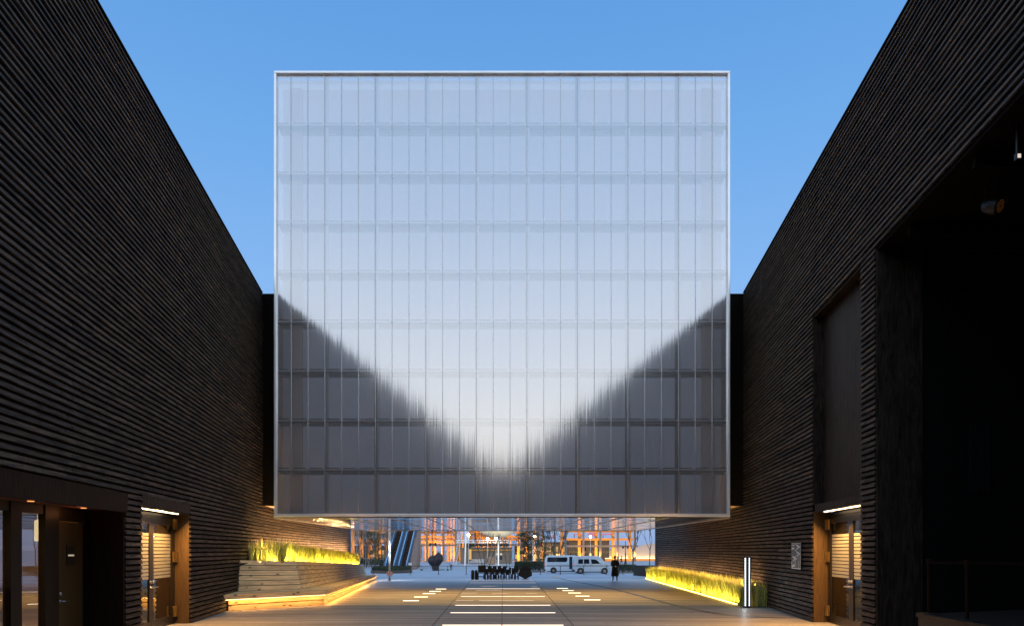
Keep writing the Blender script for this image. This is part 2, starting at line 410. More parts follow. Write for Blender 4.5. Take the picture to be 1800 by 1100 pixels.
# ------------------------------------------------------------------ ground and deck
def Xw(Y):                      # courtyard wall line: straight, then bending in behind the block
    if Y <= 28: return 6.28 + .1316 * Y
    d = min(Y, 56) - 28
    return 6.28 + .1316 * 28 + .1316 * (d - d * d / 56)

g = MB()
ys = [-400, 52.96, 53.0, 58, 66, 73, 80, 90, 100, 110, 200, 3500]
xs_ = [-1500, -40, 40, 1500]
for j in range(len(ys) - 1):
    for i in range(3):
        za, zb = (gz(ys[j]) if ys[j] >= 53 else -.16), (gz(ys[j + 1]) if ys[j + 1] >= 53 else -.16)
        if ys[j] == 53.0: za = -.004
        if ys[j + 1] == 53.0: zb = -.004
        g.quad((xs_[i], ys[j], za), (xs_[i + 1], ys[j], za), (xs_[i + 1], ys[j + 1], zb), (xs_[i], ys[j + 1], zb))
tag(g.build("ground", M['concrete']), kind='structure')
d = MB(); d.box(-13.5, 13.5, -43, 52.95, -.15, 0)
tag(d.build("deck", M['deck']), kind='structure')

# seams of the central light field, drain grating
M['seam'] = mat("dark_seam", (.01, .009, .008), .8)
M['drain'] = mat("grey_drain_grating", (.09, .09, .095), .5, var=.5, vscale=26)
sm = MB()
for s in (-1, 1):
    a, b_ = (s * 1.83, 4), (s * 2.22, 52.9)
    sm.quad((a[0] - .012, a[1], .004), (a[0] + .012, a[1], .004), (b_[0] + .012, b_[1], .004), (b_[0] - .012, b_[1], .004))
sm.quad((-.035, 4, .004), (-.022, 4, .004), (-.022, 52.9, .004), (-.035, 52.9, .004))
tag(sm.build("deck_joint", M['seam']), kind='structure')
dr = MB(); pts = [(4.2, 52.5), (5.6, 42), (6.1, 36), (6.35, 31.5), (6.55, 27.5), (6.9, 24.6), (7.6, 22.9), (9.0, 22.3)]
def catmull(P, n=6):
    o = []
    for i in range(len(P) - 1):
        p0, p1, p2, p3 = P[max(i - 1, 0)], P[i], P[i + 1], P[min(i + 2, len(P) - 1)]
        for k in range(n):
            t = k / n
            o.append(tuple(.5 * ((2 * p1[q]) + (-p0[q] + p2[q]) * t + (2 * p0[q] - 5 * p1[q] + 4 * p2[q] - p3[q]) * t * t + (-p0[q] + 3 * p1[q] - 3 * p2[q] + p3[q]) * t ** 3) for q in range(len(p1))))
    o.append(tuple(P[-1])); return o
pp = catmull(pts)
for a, b_ in zip(pp, pp[1:]):
    dr.quad((a[0] - .11, a[1] - .1, .004), (a[0] + .11, a[1] + .1, .004), (b_[0] + .11, b_[1] + .1, .004), (b_[0] - .11, b_[1] - .1, .004))
tag(dr.build("drain_channel", M['drain']), kind='structure')

# floor light strips
full = [20.2, 24.2, 27.5, 32.7, 39.2, 46.2, 50.3]
ordn = ['nearest', 'second nearest', 'third nearest', 'fourth nearest', 'fifth nearest', 'sixth nearest', 'farthest']
for k, y in enumerate(full):
    hw = 1.69 + (y - 20.2) * .0165
    m_ = MB()
    m_.box(-hw, -.04, y - .05, y + .05, -.02, .006); m_.box(-.015, hw, y - .05, y + .05, -.02, .006)
    tag(m_.build("floor_light", M['led_floor'] if y < 40 else M['led_floor2']),
        "full-width floor light line, %s to the camera" % ordn[k] if k < 6
        else "long white floor light line right in front of the black chairs", 'floor light', 'full-width floor light lines')
part = [(30.1, (802, 832), 'broken floor light piece left of the middle, just behind the third full line'),
        (30.1, (842, 938), 'long broken floor light piece just behind the third full-width line'),
        (35.1, (811, 838), 'short left floor light piece just behind the fourth full-width line'),
        (35.1, (865, 892), 'short middle floor light piece just behind the fourth full-width line'),
        (35.1, (925, 943), 'short right floor light piece just behind the fourth full-width line'),
        (37.4, (836, 882), 'faint floor light piece just before the fifth full-width line'),
        (41.2, (934, 944), 'tiny bright floor light piece at right behind the fifth full-width line'),
        (42.0, (846, 872), 'faint floor light piece left of centre behind the fifth full-width line')]
for y, (a, b_), lab in part:
    m_ = MB(); m_.box((a - CX) * y / F, (b_ - CX) * y / F, y - .035, y + .035, -.02, .006)
    tag(m_.build("floor_light", M['led_floor2']), lab, 'floor light', 'broken floor light pieces')
side = [(1055, 709, 736), (1048.5, 728, 752), (1042.5, 743.5, 765), (1038.5, 755, 775), (1034.5, 766, 784)]
side_r = [(1053.5, 1027, 1055), (1047, 1012, 1036), (1041.5, 999, 1021), (1037.3, 989, 1008), (1033.5, 979, 998)]
nm = ['nearest and widest', 'second nearest', 'middle one', 'second farthest', 'farthest and smallest']
for sd, lst in (('left', side), ('right', side_r)):
    for k, (py, a, b_) in enumerate(lst):
        y = EYE * F / (py - CY); m_ = MB()
        m_.box((a - CX) * y / F, (b_ - CX) * y / F, y - .1, y + .1, -.02, .006)
        tag(m_.build("floor_light", M['led_slot']), "short bright floor slot in the %s slanting row, %s" % (sd, nm[k]),
            'floor light', 'short floor light slots in two slanting rows')

# ------------------------------------------------------------------ louvred buildings left and right
ZT, PITCH = 13.1, .135
def L3(s, Y, off, z): return (s * (Xw(Y) + off), Y, z)
def wbox(mb, s, Y0, Y1, o0, o1, z0, z1, mi=0):
    p = [L3(s, Y0, o0, z0), L3(s, Y0, o1, z0), L3(s, Y1, o1, z0), L3(s, Y1, o0, z0)]
    p += [(x, y, z1) for x, y, _ in p]
    return mb.hexa(p if s > 0 else p, mi)

def joints(row, y0, y1):
    base = -45 + (.0 if row % 2 else .22) + random.choice((0, 0, 0, .9)) * (row % 5 == 0)
    L = []; y = base
    while y < y1:
        if y > y0 + .2: L.append(y)
        y += 3.64
    return L
def cladding(s, holes, y0, y1, z0, z1, name, parent):
    mb = MB(); nrow = int(round((z1 - z0) / PITCH))
    for r_ in range(nrow):
        za = z0 + r_ * PITCH + .03; zb = za + .086
        iv = [(y0, y1)]
        for (ha, hb, hz0, hz1) in holes:
            if zb > hz0 + .001 and za < hz1 - .001:
                nv = []
                for a, b_ in iv:
                    if hb <= a or ha >= b_: nv.append((a, b_)); continue
                    if ha > a: nv.append((a, ha))
                    if hb < b_: nv.append((hb, b_))
                iv = nv
        js = joints(r_ + int(z0 * 7), y0, y1)
        for a, b_ in iv:
            cuts = [a] + [j for j in js if a + .1 < j < b_ - .1] + [b_]
            for p, q in zip(cuts, cuts[1:]):
                n_ = 1 if q <= 28 else max(1, int((q - p) / 1.2))
                jz = random.uniform(-.004, .004); jo = random.uniform(-.006, .006)
                for i in range(n_):
                    u, w = p + (q - p) * i / n_, p + (q - p) * (i + 1) / n_
                    if i == 0: u += .006
                    if i == n_ - 1: w -= .006
                    if i == 0:
                        b0 = len(mb.v)
                        mb.v += [L3(s, u, -.050 + jo, za + jz), L3(s, u, 0, za + jz), L3(s, u, 0, zb + jz), L3(s, u, -.022 + jo, zb + jz)]
                        mb.f.append((b0, b0 + 1, b0 + 2, b0 + 3)); mb.m.append(0)
                    b1 = len(mb.v)
                    mb.v += [L3(s, w, -.050 + jo, za + jz), L3(s, w, 0, za + jz), L3(s, w, 0, zb + jz), L3(s, w, -.022 + jo, zb + jz)]
                    for k in range(4):
                        mb.f.append((b0 + k, b0 + (k + 1) % 4, b1 + (k + 1) % 4, b1 + k)); mb.m.append(0)
                    b0 = b1
                mb.f.append((b0 + 3, b0 + 2, b0 + 1, b0)); mb.m.append(0)
    return mb.build(name, M['board'], parent)
def backing(s, holes, y0, y1, z0, z1, parent, name='wall'):
    ysx = sorted({y0, y1, *[h[0] for h in holes], *[h[1] for h in holes], *([y for y in range(28, 57, 2) if y0 < y < y1])})
    zsx = sorted({z0, z1, *[h[2] for h in holes if h[2] > z0], *[h[3] for h in holes if h[3] < z1]})
    mb = MB()
    for a, b_ in zip(ysx, ysx[1:]):
        for c, e in zip(zsx, zsx[1:]):
            ym, zm = (a + b_) / 2, (c + e) / 2
            if any(h[0] < ym < h[1] and h[2] < zm < h[3] for h in holes): continue
            wbox(mb, s, a, b_, .012, .12, c, e)
    return mb.build(name, M['void'], parent)

RB = empty("louvred_building", (10, 18, 0), 0, "dark louvred timber building on the right with tall panel, double door and black stage opening", 'building')
LB = empty("louvred_building", (-10, 18, 0), 0, "dark louvred timber building on the left with shopfront and double glass door", 'building')
def P(o, root):             # keep world coordinates under a root that stands elsewhere
    o.parent = root; o.matrix_parent_inverse = Matrix.Translation(-Vector(root.location)); return o

RH = [(17.2, 21.05, 0, 8.87), (3.5, 16.3, 0, 8.87)]
LH = [(17.0, 20.75, 0, 3.33), (2.0, 16.0, 0, 3.33)]
YB = -41.0
for s, root, H in ((1, RB, RH), (-1, LB, LH)):
    P(cladding(s, H, YB, 31.0, 0, ZT, 'cladding', None), root)
    P(backing(s, H, YB, 31.0, 0, ZT, None), root)
    P(cladding(s, [], 31.0, 46.0, 0, 4.05, 'cladding', None), root); P(cladding(s, [], 46.0, 56.0, 0, 3.78, 'cladding', None), root)
    P(backing(s, [], 31.0, 46.0, 0, 4.02, None), root); P(backing(s, [], 46.0, 56.0, 0, 3.78, None), root)
    m_ = MB(); wbox(m_, s, YB, 31.0, -.04, 9.0, ZT, ZT + .04)
    P(m_.build('parapet', M['void']), root)
    m_ = MB(); wbox(m_, s, 31.02, 31.2, -1.6, 9, 4.0, ZT - .01)          # return wall beside the block
    P(m_.build('return_wall', M['void']), root)
    m_ = MB()
    for k in range(9):
        y0_, y1_ = 31.2 + k * 1.7, 32.9 + k * 1.7
        m_.hexa([(s * 9.2, y0_, 4.02), (s * (Xw(y0_) + .2), y0_, 4.02), (s * (Xw(y1_) + .2), y1_, 4.02), (s * 9.2, y1_, 4.02), (s * 9.2, y0_, 4.1), (s * (Xw(y0_) + .2), y0_, 4.1), (s * (Xw(y1_) + .2), y1_, 4.1), (s * 9.2, y1_, 4.1)])
    P(m_.build('side_soffit', M['side_soffit']), root)
    m_ = MB()
    for k in range(10): wbox(m_, s, 31.2 + k * 2.5, 33.7 + k * 2.5, .12, 6.0, 3.6, 3.72)
    P(m_.build('low_roof', M['void']), root)

def recess(s, root, y0, y1, z0, z1, depth, m_rev, m_back, back=True, sof=None):
    a = MB(); wbox(a, s, y1 - .03, y1 - .004, .0, depth, z0, z1 - .03); P(a.build('reveal', m_rev), root)
    a = MB(); wbox(a, s, y0 + .004, y0 + .03, .0, depth, z0, z1 - .03); P(a.build('reveal', m_rev), root)
    a = MB(); wbox(a, s, y0 + .004, y1 - .004, .0, depth, z1 - .03, z1 - .004); P(a.build('recess_ceiling', sof or m_rev), root)
    if back:
        a = MB(); wbox(a, s, y0 + .004, y1 - .004, depth, depth + .05, z0, z1); P(a.build('back_panel', m_back), root)

# double glass doors
def double_door(s, root, y0, y1, htop, dep):
    # dep: offset of the door plane; the far leaf shows its hinges on the jamb
    D = MB(); fr = .09
    ym = (y0 + y1) / 2 + .02
    wbox(D, s, y0, y0 + fr, dep, dep + .1, 0, htop); wbox(D, s, y1 - fr, y1, dep, dep + .1, 0, htop)
    wbox(D, s, y0 + fr, y1 - fr, dep, dep + .1, htop - .08, htop)
    door = P(D.build('door', M['door']), root)
    for (a, b_, far) in ((y0 + fr + .005, ym - .004, 0), (ym + .004, y1 - fr - .005, 1)):
        lf = MB(); st = .15 if far else .15
        zt = htop - .09
        wbox(lf, s, a, a + st, dep + .02, dep + .075, .01, zt); wbox(lf, s, b_ - st, b_, dep + .02, dep + .075, .01, zt)
        wbox(lf, s, a + st, b_ - st, dep + .02, dep + .075, .01, .24); wbox(lf, s, a + st, b_ - st, dep + .02, dep + .075, zt - .2, zt)
        P(lf.build('door_leaf', M['door']), root).parent = door
        bpy.context.view_layer.update()
        gm_ = MB(); wbox(gm_, s, a + st, b_ - st, dep + .045, dep + .05, .24, zt - .2)
        gl = gm_.build('pane', M['glass']); gl.parent = door; gl.matrix_parent_inverse = Matrix()
        sf = MB(); z = 1.34
        for k in range(13):
            wbox(sf, s, a + st + .01, b_ - st - .01, dep + .040, dep + .043, z, z + .072); z += .094
        o = sf.build('film_stripes', M['frost']); o.parent = door
        for q in list(door.children): q.matrix_parent_inverse = Matrix()
        # lever handle + lock
        hd = MB(); yh = ym - .09 if not far else ym + .09; dr_ = -1 if not far else 1
        xx = lambda off: s * (Xw(yh) + off)
        hd.lathe([(.035, 0), (.035, .02)], (xx(dep + .02) - (0 if s < 0 else .02), yh, 1.12), 16, 'x')
        hd.tube([(xx(dep), yh, 1.12), (xx(dep - .05), yh, 1.12), (xx(dep - .06), yh + dr_ * .02, 1.12), (s * (Xw(yh + dr_ * .2) + dep - .06), yh + dr_ * .2, 1.12)], .016, 8)
        hd.lathe([(.04, 0), (.04, .03)], (xx(dep + .02) - (0 if s < 0 else .03), yh, 1.26), 16, 'x')
        o = hd.build('handle', M['steel'], None, smooth=True); o.parent = door
    for z in (.2, 1.75, 2.68):
        h = MB()
        wbox(h, s, y1 - fr - .12, y1 - .0, dep - .018, dep - .002, z, z + .3)
        h.box(min(L3(s, y1 - .05, dep - .10, 0)[0], L3(s, y1 - .05, dep - .02, 0)[0]), max(L3(s, y1 - .05, dep - .10, 0)[0], L3(s, y1 - .05, dep - .02, 0)[0]), y1 - .065, y1 - .045, z, z + .3)
        c = L3(s, y1 - .07, dep - .03, z)
        h.lathe([(.018, 0), (.018, .3)], c, 10, 'z')
        for q in range(4):
            h.lathe([(.023, 0), (.023, .03)], (c[0], c[1], z + .02 + q * .075), 10, 'z')
        o = h.build('hinge', M['brass'], None); o.parent = door
    for q in door.children:
        q.matrix_parent_inverse = Matrix()
    # door stores matrix_parent_inverse itself; children must cancel nothing (door object sits at world origin)
    return door

# right: door recess with tall plywood panel over a lintel
recess(1, RB, 17.2, 21.05, 3.42, 8.87, .30, M['plywood'], M['plywood'], sof=M['plywood_red'])
recess(1, RB, 17.2, 21.05, 0, 3.22, .44, M['jamb'], M['void'], back=False, sof=M['plywood'])
a = MB(); wbox(a, 1, 17.22, 21.03, .03, .62, 3.222, 3.418); P(a.build('lintel', M['plywood']), RB)
double_door(1, RB, 17.24, 21.0, 3.16, .40)
a = MB(); wbox(a, 1, 17.3, 20.4, .10, .15, 3.165, 3.19); P(a.build('strip_light', M['led_door']), RB)
# left door recess
recess(-1, LB, 17.0, 20.75, 0, 3.14, .44, M['jamb'], M['void'], back=False, sof=M['plywood'])
a = MB(); wbox(a, -1, 17.0, 20.75, -.04, .5, 3.142, 3.40); P(a.build('lintel', M['plywood']), LB)
double_door(-1, LB, 17.04, 20.7, 3.08, .40)
a = MB(); wbox(a, -1, 17.1, 20.1, .10, .15, 3.085, 3.11); P(a.build('strip_light', M['led_door']), LB)
WARM = (1.0, .50, .13)
for s, y in ((1, 18.9), (-1, 18.7)):
    v = Vector((s * .1316, 1, 0)).normalized()
    area("door_lamp", (s * (Xw(y) + .13), y, 3.06), (3.0, .08), 430, WARM, (-.85 * s, 0, -1), v)
# rooms behind the doors
for s, root, y in ((1, RB, 19.1), (-1, LB, 18.9)):
    a = MB()
    wbox(a, s, y - 2.6, y + 2.6, 5.2, 5.3, 0, 3.3); wbox(a, s, y - 2.7, y - 2.6, .8, 5.2, 0, 3.3); wbox(a, s, y + 2.6, y + 2.7, .8, 5.2, 0, 3.3)
    wbox(a, s, y - 2.6, y + 2.6, .6, 5.2, 3.3, 3.4)
    P(a.build('room', mat("dim_room_wall", (.04, .035, .03), .8)), root)

# right: the big stage opening
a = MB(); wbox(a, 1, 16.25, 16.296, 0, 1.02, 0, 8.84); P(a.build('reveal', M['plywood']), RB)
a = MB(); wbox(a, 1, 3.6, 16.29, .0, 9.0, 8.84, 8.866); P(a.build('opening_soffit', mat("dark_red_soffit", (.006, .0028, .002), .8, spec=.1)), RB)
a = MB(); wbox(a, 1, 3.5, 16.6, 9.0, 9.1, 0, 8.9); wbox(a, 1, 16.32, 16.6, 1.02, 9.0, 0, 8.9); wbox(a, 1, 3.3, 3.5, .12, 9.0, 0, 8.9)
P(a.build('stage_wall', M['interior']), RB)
a = MB()
for k in range(5): wbox(a, 1, 4.5 + k * 2.6, 4.62 + k * 2.6, .15, 8.9, 8.62, 8.83)
P(a.build('ceiling_batten', M['void']), RB)
a = MB()
for k in range(8): wbox(a, 1, 16.27, 16.31, 2.1 + k * .06, 2.13 + k * .06, 3.4, 4.9)
P(a.build('wall_vent', M['black']), RB)
a = MB(); a.hexa([(7.2, 3.6, 0), (15.5, 3.6, 0), (15.5, 16.2, 0), (7.62, 13.25, 0), (7.2, 3.6, .93), (15.5, 3.6, .93), (15.5, 16.2, .93), (7.62, 13.25, .93)])
P(a.build('stage', mat("dark_stage_floor", (.010, .008, .008), .45, var=.3)), RB)
a = MB(); a.hexa([(7.17, 3.6, .88), (7.2, 3.6, .88), (7.62, 13.25, .88), (7.59, 13.28, .88), (7.17, 3.6, .935), (7.2, 3.6, .935), (7.62, 13.25, .935), (7.59, 13.28, .935)])
P(a.build('stage_edge', mat('dark_brown_edge', (.035, .018, .006), .6)), RB)

# left: shopfront recess
a = MB(); wbox(a, -1, 2.0, 16.1, -.045, .06, 2.93, 3.36); P(a.build('shopfront_beam', M['plywood_red']), LB)
a = MB(); wbox(a, -1, 2.0, 15.97, .06, .86, 2.98, 3.0); P(a.build('shopfront_soffit', mat("red_brown_soffit", (.16, .045, .02), .6)), LB)
a = MB(); wbox(a, -1, 15.95, 15.995, .0, .84, 0, 2.98); P(a.build('reveal', M['plywood_red']), LB)
GO = .80
fr_m = mat("dark_brown_frame", (.010, .005, .003), .5, spec=.2)
def shop_part(name, y0, y1, z0, z1, o0=GO, o1=GO + .12, m_=None):
    a = MB(); wbox(a, -1, y0, y1, o0, o1, z0, z1); return P(a.build(name, m_ or fr_m), LB)
for (y0, y1) in ((15.85, 15.95), (14.08, 14.62), (12.85, 13.22), (10.4, 10.65), (7.9, 8.15)): shop_part('post', y0, y1, 0, 2.98, GO - .02)
shop_part('transom', 2.0, 14.08, 2.80, 2.975); shop_part('threshold', 2.0, 14.08, 0, .06)
shop_part('transom', 14.62, 15.85, 2.70, 2.975)
for (y0, y1) in ((13.22, 14.08), (10.65, 12.85), (8.15, 10.4)):
    shop_part('pane', y0, y1, .06, 2.80, GO + .05, GO + .055, M['glass'])
D = P(MB().hexa([L3(-1, 14.64, GO + .04, .02), L3(-1, 14.64, GO + .10, .02), L3(-1, 15.83, GO + .10, .02), L3(-1, 15.83, GO + .04, .02),
                L3(-1, 14.64, GO + .04, 2.68), L3(-1, 14.64, GO + .10, 2.68), L3(-1, 15.83, GO + .10, 2.68), L3(-1, 15.83, GO + .04, 2.68)]).build('door', mat("olive_brown_door", (.045, .032, .012), .5, var=.15)), LB)
hd = MB(); yh = 14.78; X0 = -(Xw(yh) + GO + .04)
hd.lathe([(.035, 0), (.035, .02)], (X0, yh, 1.05), 16, 'x'); hd.lathe([(.04, 0), (.04, .03)], (X0, yh, 1.2), 16, 'x')
hd.tube([(X0, yh, 1.05), (X0 + .07, yh, 1.05), (X0 + .075, yh + .03, 1.05), (X0 + .05, yh + .22, 1.05)], .015, 8)
o = hd.build('handle', M['steel'], D, smooth=True)
a = MB(); wbox(a, -1, 15.05, 15.42, GO + .025, GO + .038, 1.78, 2.20); sg = a.build('sign_plate', M['black'], D)
v = Vector((-.1316, 1, 0)).normalized(); nrm = Vector((v.y, -v.x, 0))   # normal towards the courtyard (+x)
base = Vector(L3(-1, 15.235, GO + .020, 1.985))
T = Matrix((( -v).cross(Vector((0,0,1))) * 0 + v, Vector((0, 0, 1)), v.cross(Vector((0, 0, 1))))).transposed().to_4x4()
T.translation = base + nrm * .004
text('sign_lettering', "ENTRANCE", .052, glow("pale_lettering", (.9, .75, .55), .55), T, D)
# room behind the shopfront
room_m = mat("plywood_room_wall", (.34, .20, .09), .7, var=.3, vscale=1.4, stretch=(1, 1, 7))
a = MB(); wbox(a, -1, 2.0, 15.95, 5.0, 5.1, 0, 3.0); wbox(a, -1, 15.84, 15.94, .95, 5.0, 0, 3.0); P(a.build('room_wall', room_m), LB)
a = MB(); wbox(a, -1, 2.0, 15.9, .93, 5.0, 2.96, 2.99); P(a.build('room_ceiling', mat("room_ceiling", (.12, .11, .10), .8)), LB)
area("room_lamp", (-(Xw(11) + 3.2), 11.5, 2.9), (5, .4), 170, (1, .62, .28), (0, 0, -1), (0, 1, 0))
pl = MB(); c = at(66, 890, 14.9); pl.lathe([(.05, -.22), (.06, -.2), (.06, .2), (.02, .22), (.004, .23), (.004, .6)], (c.x, c.y, 2.5), 16)
tag(pl.build('pendant_lamp', glow("pendant_glow", (1, .74, .36), 1.6)), "glowing vertical pendant lamp behind the left shopfront glass", 'lamp')
# down light in the recess soffit
for (y, lab) in ((15.0, "small round downlight above the plain entrance door"), (12.9, "small downlight above the left shopfront glass panes")):
    dl = MB(); c = L3(-1, y, .45, 2.975)
    dl.lathe([(.055, 0), (.055, -.012), (.038, -.012), (.034, -.004)], c, 20)
    tag(dl.build('downlight', glow("downlight_glow", (1, .35, .10), 1.6)), lab, 'downlight', 'recess downlights')
point("recess_lamp", L3(-1, 15.0, .45, 2.85), 1.6, (1, .35, .12), .04)
# notices stuck on a wooden board behind the glass
nb = MB(); wbox(nb, -1, 11.7, 12.80, GO + .10, GO + .13, .25, 1.45)
nbo = tag(nb.build('notice_board', mat("board_wood", (.45, .22, .07), .6)), "wooden board with two paper notices behind the left window", 'notice board')
for z in (.30, .86):
    a = MB(); wbox(a, -1, 12.10, 12.70, GO + .088, GO + .096, z, z + .52); sh = a.build('paper_notice', M['paper'], nbo)
    a = MB(); wbox(a, -1, 12.45, 12.70, GO + .082, GO + .087, z + .40, z + .52); a.build('blue_corner', mat("blue_ink", (.05, .18, .32), .6), sh)
    a = MB()
    for q in range(6): wbox(a, -1, 12.16, 12.55 - .05 * (q % 3), GO + .083, GO + .087, z + .10 + q * .045, z + .112 + q * .045)
    a.build('printed_lines', mat("grey_ink", (.2, .18, .15), .6), sh)

# closing wall far behind the camera
bw = MB(); w_ = Xw(YB)
cw = empty("louvred_wall", (0, YB, 0), 0, "dark louvred end wall closing the courtyard behind the camera", 'wall')
m_ = MB()
for k in range(int(12.6 / PITCH)):
    z = k * PITCH; m_.box(-w_ - .5, w_ + .5, YB - .05, YB - .01, z + .03, z + .116)
P(m_.build('cladding', M['board']), cw)
m_ = MB(); m_.box(-w_ - .5, w_ + .5, YB - .2, YB - .05, 0, 12.7); P(m_.build('backing', M['void']), cw)

# ------------------------------------------------------------------ the hanging block
YF, YR = 29.0, 48.75
XL, XR, ZB, ZTOP = -9.16, 9.09, 3.42, 21.24
CB = empty("translucent_cube_building", (0, YF, 0), 0, "huge square translucent ribbed block hanging between the two dark buildings", 'building')
K = YF / F
fz = .10
m_ = MB()
m_.box(XL, XR, YF - .12, YF + .25, ZTOP - fz, ZTOP); m_.box(XL, XR, YF - .12, YF + .25, ZB, ZB + .13)
m_.box(XL, XL + fz, YF - .12, YF + .25, ZB + .13, ZTOP - fz); m_.box(XR - fz, XR, YF - .12, YF + .25, ZB + .13, ZTOP - fz)
P(m_.build('edge_frame', M['alu'], None, bevel=.02), CB)
m_ = MB(); m_.box(XL + fz, XR - fz, YF, YF + .03, ZB + .13, ZTOP - fz, 1)
m_.m[2] = 0                                                   # the outer face carries the satin sheen
P(m_.build('facade_sheet', [M['poly'], M['clear']]), CB)
m_ = MB(); m_.box(XL + fz, XR - fz, YF + .75, YF + .8, ZB + .13, ZTOP - fz); P(m_.build('inner_liner', M['inner']), CB)
M['joint'] = mat("clear_joint_bar", (.45, .46, .50), .25, metal=.6)
x = 511.5; k = 0
while x < 1270:
    major = (k % 3 == 2); X = (x - CX) * K
    w = .012
    m_ = MB(); m_.box(X - w, X + w, YF - .028, YF - .002, ZB + .13, ZTOP - fz); P(m_.build('mullion', M['joint']), CB)
    if major:
        m_ = MB(); m_.box(X + .03, X + .12, YF + .13, YF + .2, ZB + .13, ZTOP - fz); P(m_.build('post_and_shade', M['rail_light']), CB)
        m_ = MB(); m_.box(X - .06, X + .028, YF + .13, YF + .4, ZB + .13, ZTOP - fz); P(m_.build('post_and_shade', M['rail_shade'] if k % 2 else M['purlin_shade']), CB)  # darker bar painted as the shaded side of the post
    x += 29.62; k += 1
rows = [218, 304, 390.5, 477, 564, 651, 738, 824.5]
for y in rows:
    Z = EYE + (CY - y) * K
    m_ = MB(); m_.box(XL + fz, XR - fz, YF + .05, YF + .12, Z - .035, Z + .03); P(m_.build('rail_and_shade', M['rail_light']), CB)
    m_ = MB(); m_.box(XL + fz, XR - fz, YF + .06, YF + .34, Z - .075, Z - .037); P(m_.build('rail_and_shade', M['rail_shade']), CB)  # dark bar painted as the shaded underside of the rail
    m_ = MB(); m_.box(XL + fz, XR - fz, YF + .40, YF + .60, Z - .16, Z - .02); P(m_.build('rail_and_shade', M['purlin_shade']), CB)  # grey band set deeper, stands in for soft shade below the rail
    # short clip lines on each panel just above the rail
    m_ = MB(); x = 511.5 - 29.62
    while x < 1270:
        xa = max((x + 2.5 - CX) * K, XL + fz + .03); xb = min((x + 25 - CX) * K, XR - fz - .03)
        m_.box(xa, xb, YF + .05, YF + .07, Z + .045, Z + .072); x += 29.62
    P(m_.build('clip_rail', M['trim']), CB)
for xx in (XL + .75, XR - .75):
    m_ = MB(); m_.box(xx - .25, xx + .25, YF + .35, YF + .5, ZB + .2, ZTOP - .4); P(m_.build('post_and_shade', M['inner']), CB)
for X, d_ in ((XL, 1), (XR, -1)):
    m_ = MB(); m_.box(min(X, X + d_ * .03) , max(X, X + d_ * .03), YF + .25, YR, ZB + .13, ZTOP - fz); P(m_.build('side_sheet', M['milky']), CB)
m_ = MB(); m_.box(XL, XR, YR - .05, YR, ZB, ZTOP); P(m_.build('rear_wall', M['clear']), CB)
m_ = MB(); m_.box(XL, XR, YF + .25, YR - .05, ZTOP - .1, ZTOP - .02); P(m_.build('roof', M['clear']), CB)
m_ = MB(); m_.box(XL + .05, XR - .05, YF + .3, YF + 2.6, ZTOP - .24, ZTOP - .13); P(m_.build('roof_header', M['inner']), CB)
m_ = MB(); m_.box(XL + .01, XR - .01, YF - .1, YR - .01, ZB - .03, ZB - .003); P(m_.build('soffit', M['soffit']), CB)
m_ = MB(); m_.box(XL, XR, YR - .02, YR + .03, ZB - .05, ZB); m_.box(XL - .03, XL, YF, YR, ZB - .05, ZB); m_.box(XR, XR + .03, YF, YR, ZB - .05, ZB)
P(m_.build('soffit_edge', mat("gold_edge_trim", (.45, .36, .24), .4, metal=.8)), CB)
m_ = MB()
for X in (-6.5, -4.6, -3.1, -1.8, -.6, .7, 2.0, 3.3, 4.8, 6.7):
    m_.box(X - .012, X + .012, YF + .1, YR - .1, ZB - .042, ZB - .031)
P(m_.build('soffit_joint', mat("joint_line", (.45, .42, .38), .5)), CB)

# slender white column carrying the far edge
m_ = MB(); m_.lathe([(.055, 0), (.055, ZB - .05)], (-7.6, 0, 0), 20)
col = empty("steel_column", (0, 49.3, 0), 0, "slender white steel column standing at the far edge of the deck under the block", 'column')
col.location = (-7.73, 49.3, 0)
MB().lathe([(.075, .02), (.075, ZB - .05)], (0, 0, 0), 20).build('shaft', M['white_metal'], col, smooth=True)
MB().box(-.14, .14, -.14, .14, 0, .02).build('base_plate', M['steel'], col)
area('column_fill_light', (-7.7, 48.3, 3.3), (.3, .3), 15, (.85, .92, 1), (0, .8, -1.6), (1, 0, 0), 60)  # added cool fill to brighten the column, no fixture there

# ------------------------------------------------------------------ timber bench with planter (left)
BN = empty("timber_bench", (-8.0, 30, 0), 0, "long pale pine bench with sloped plank back and glowing base, below the left grass bed", 'bench')
def lerp(a, b_, t): return tuple(a[i] + (b_[i] - a[i]) * t for i in range(len(a)))
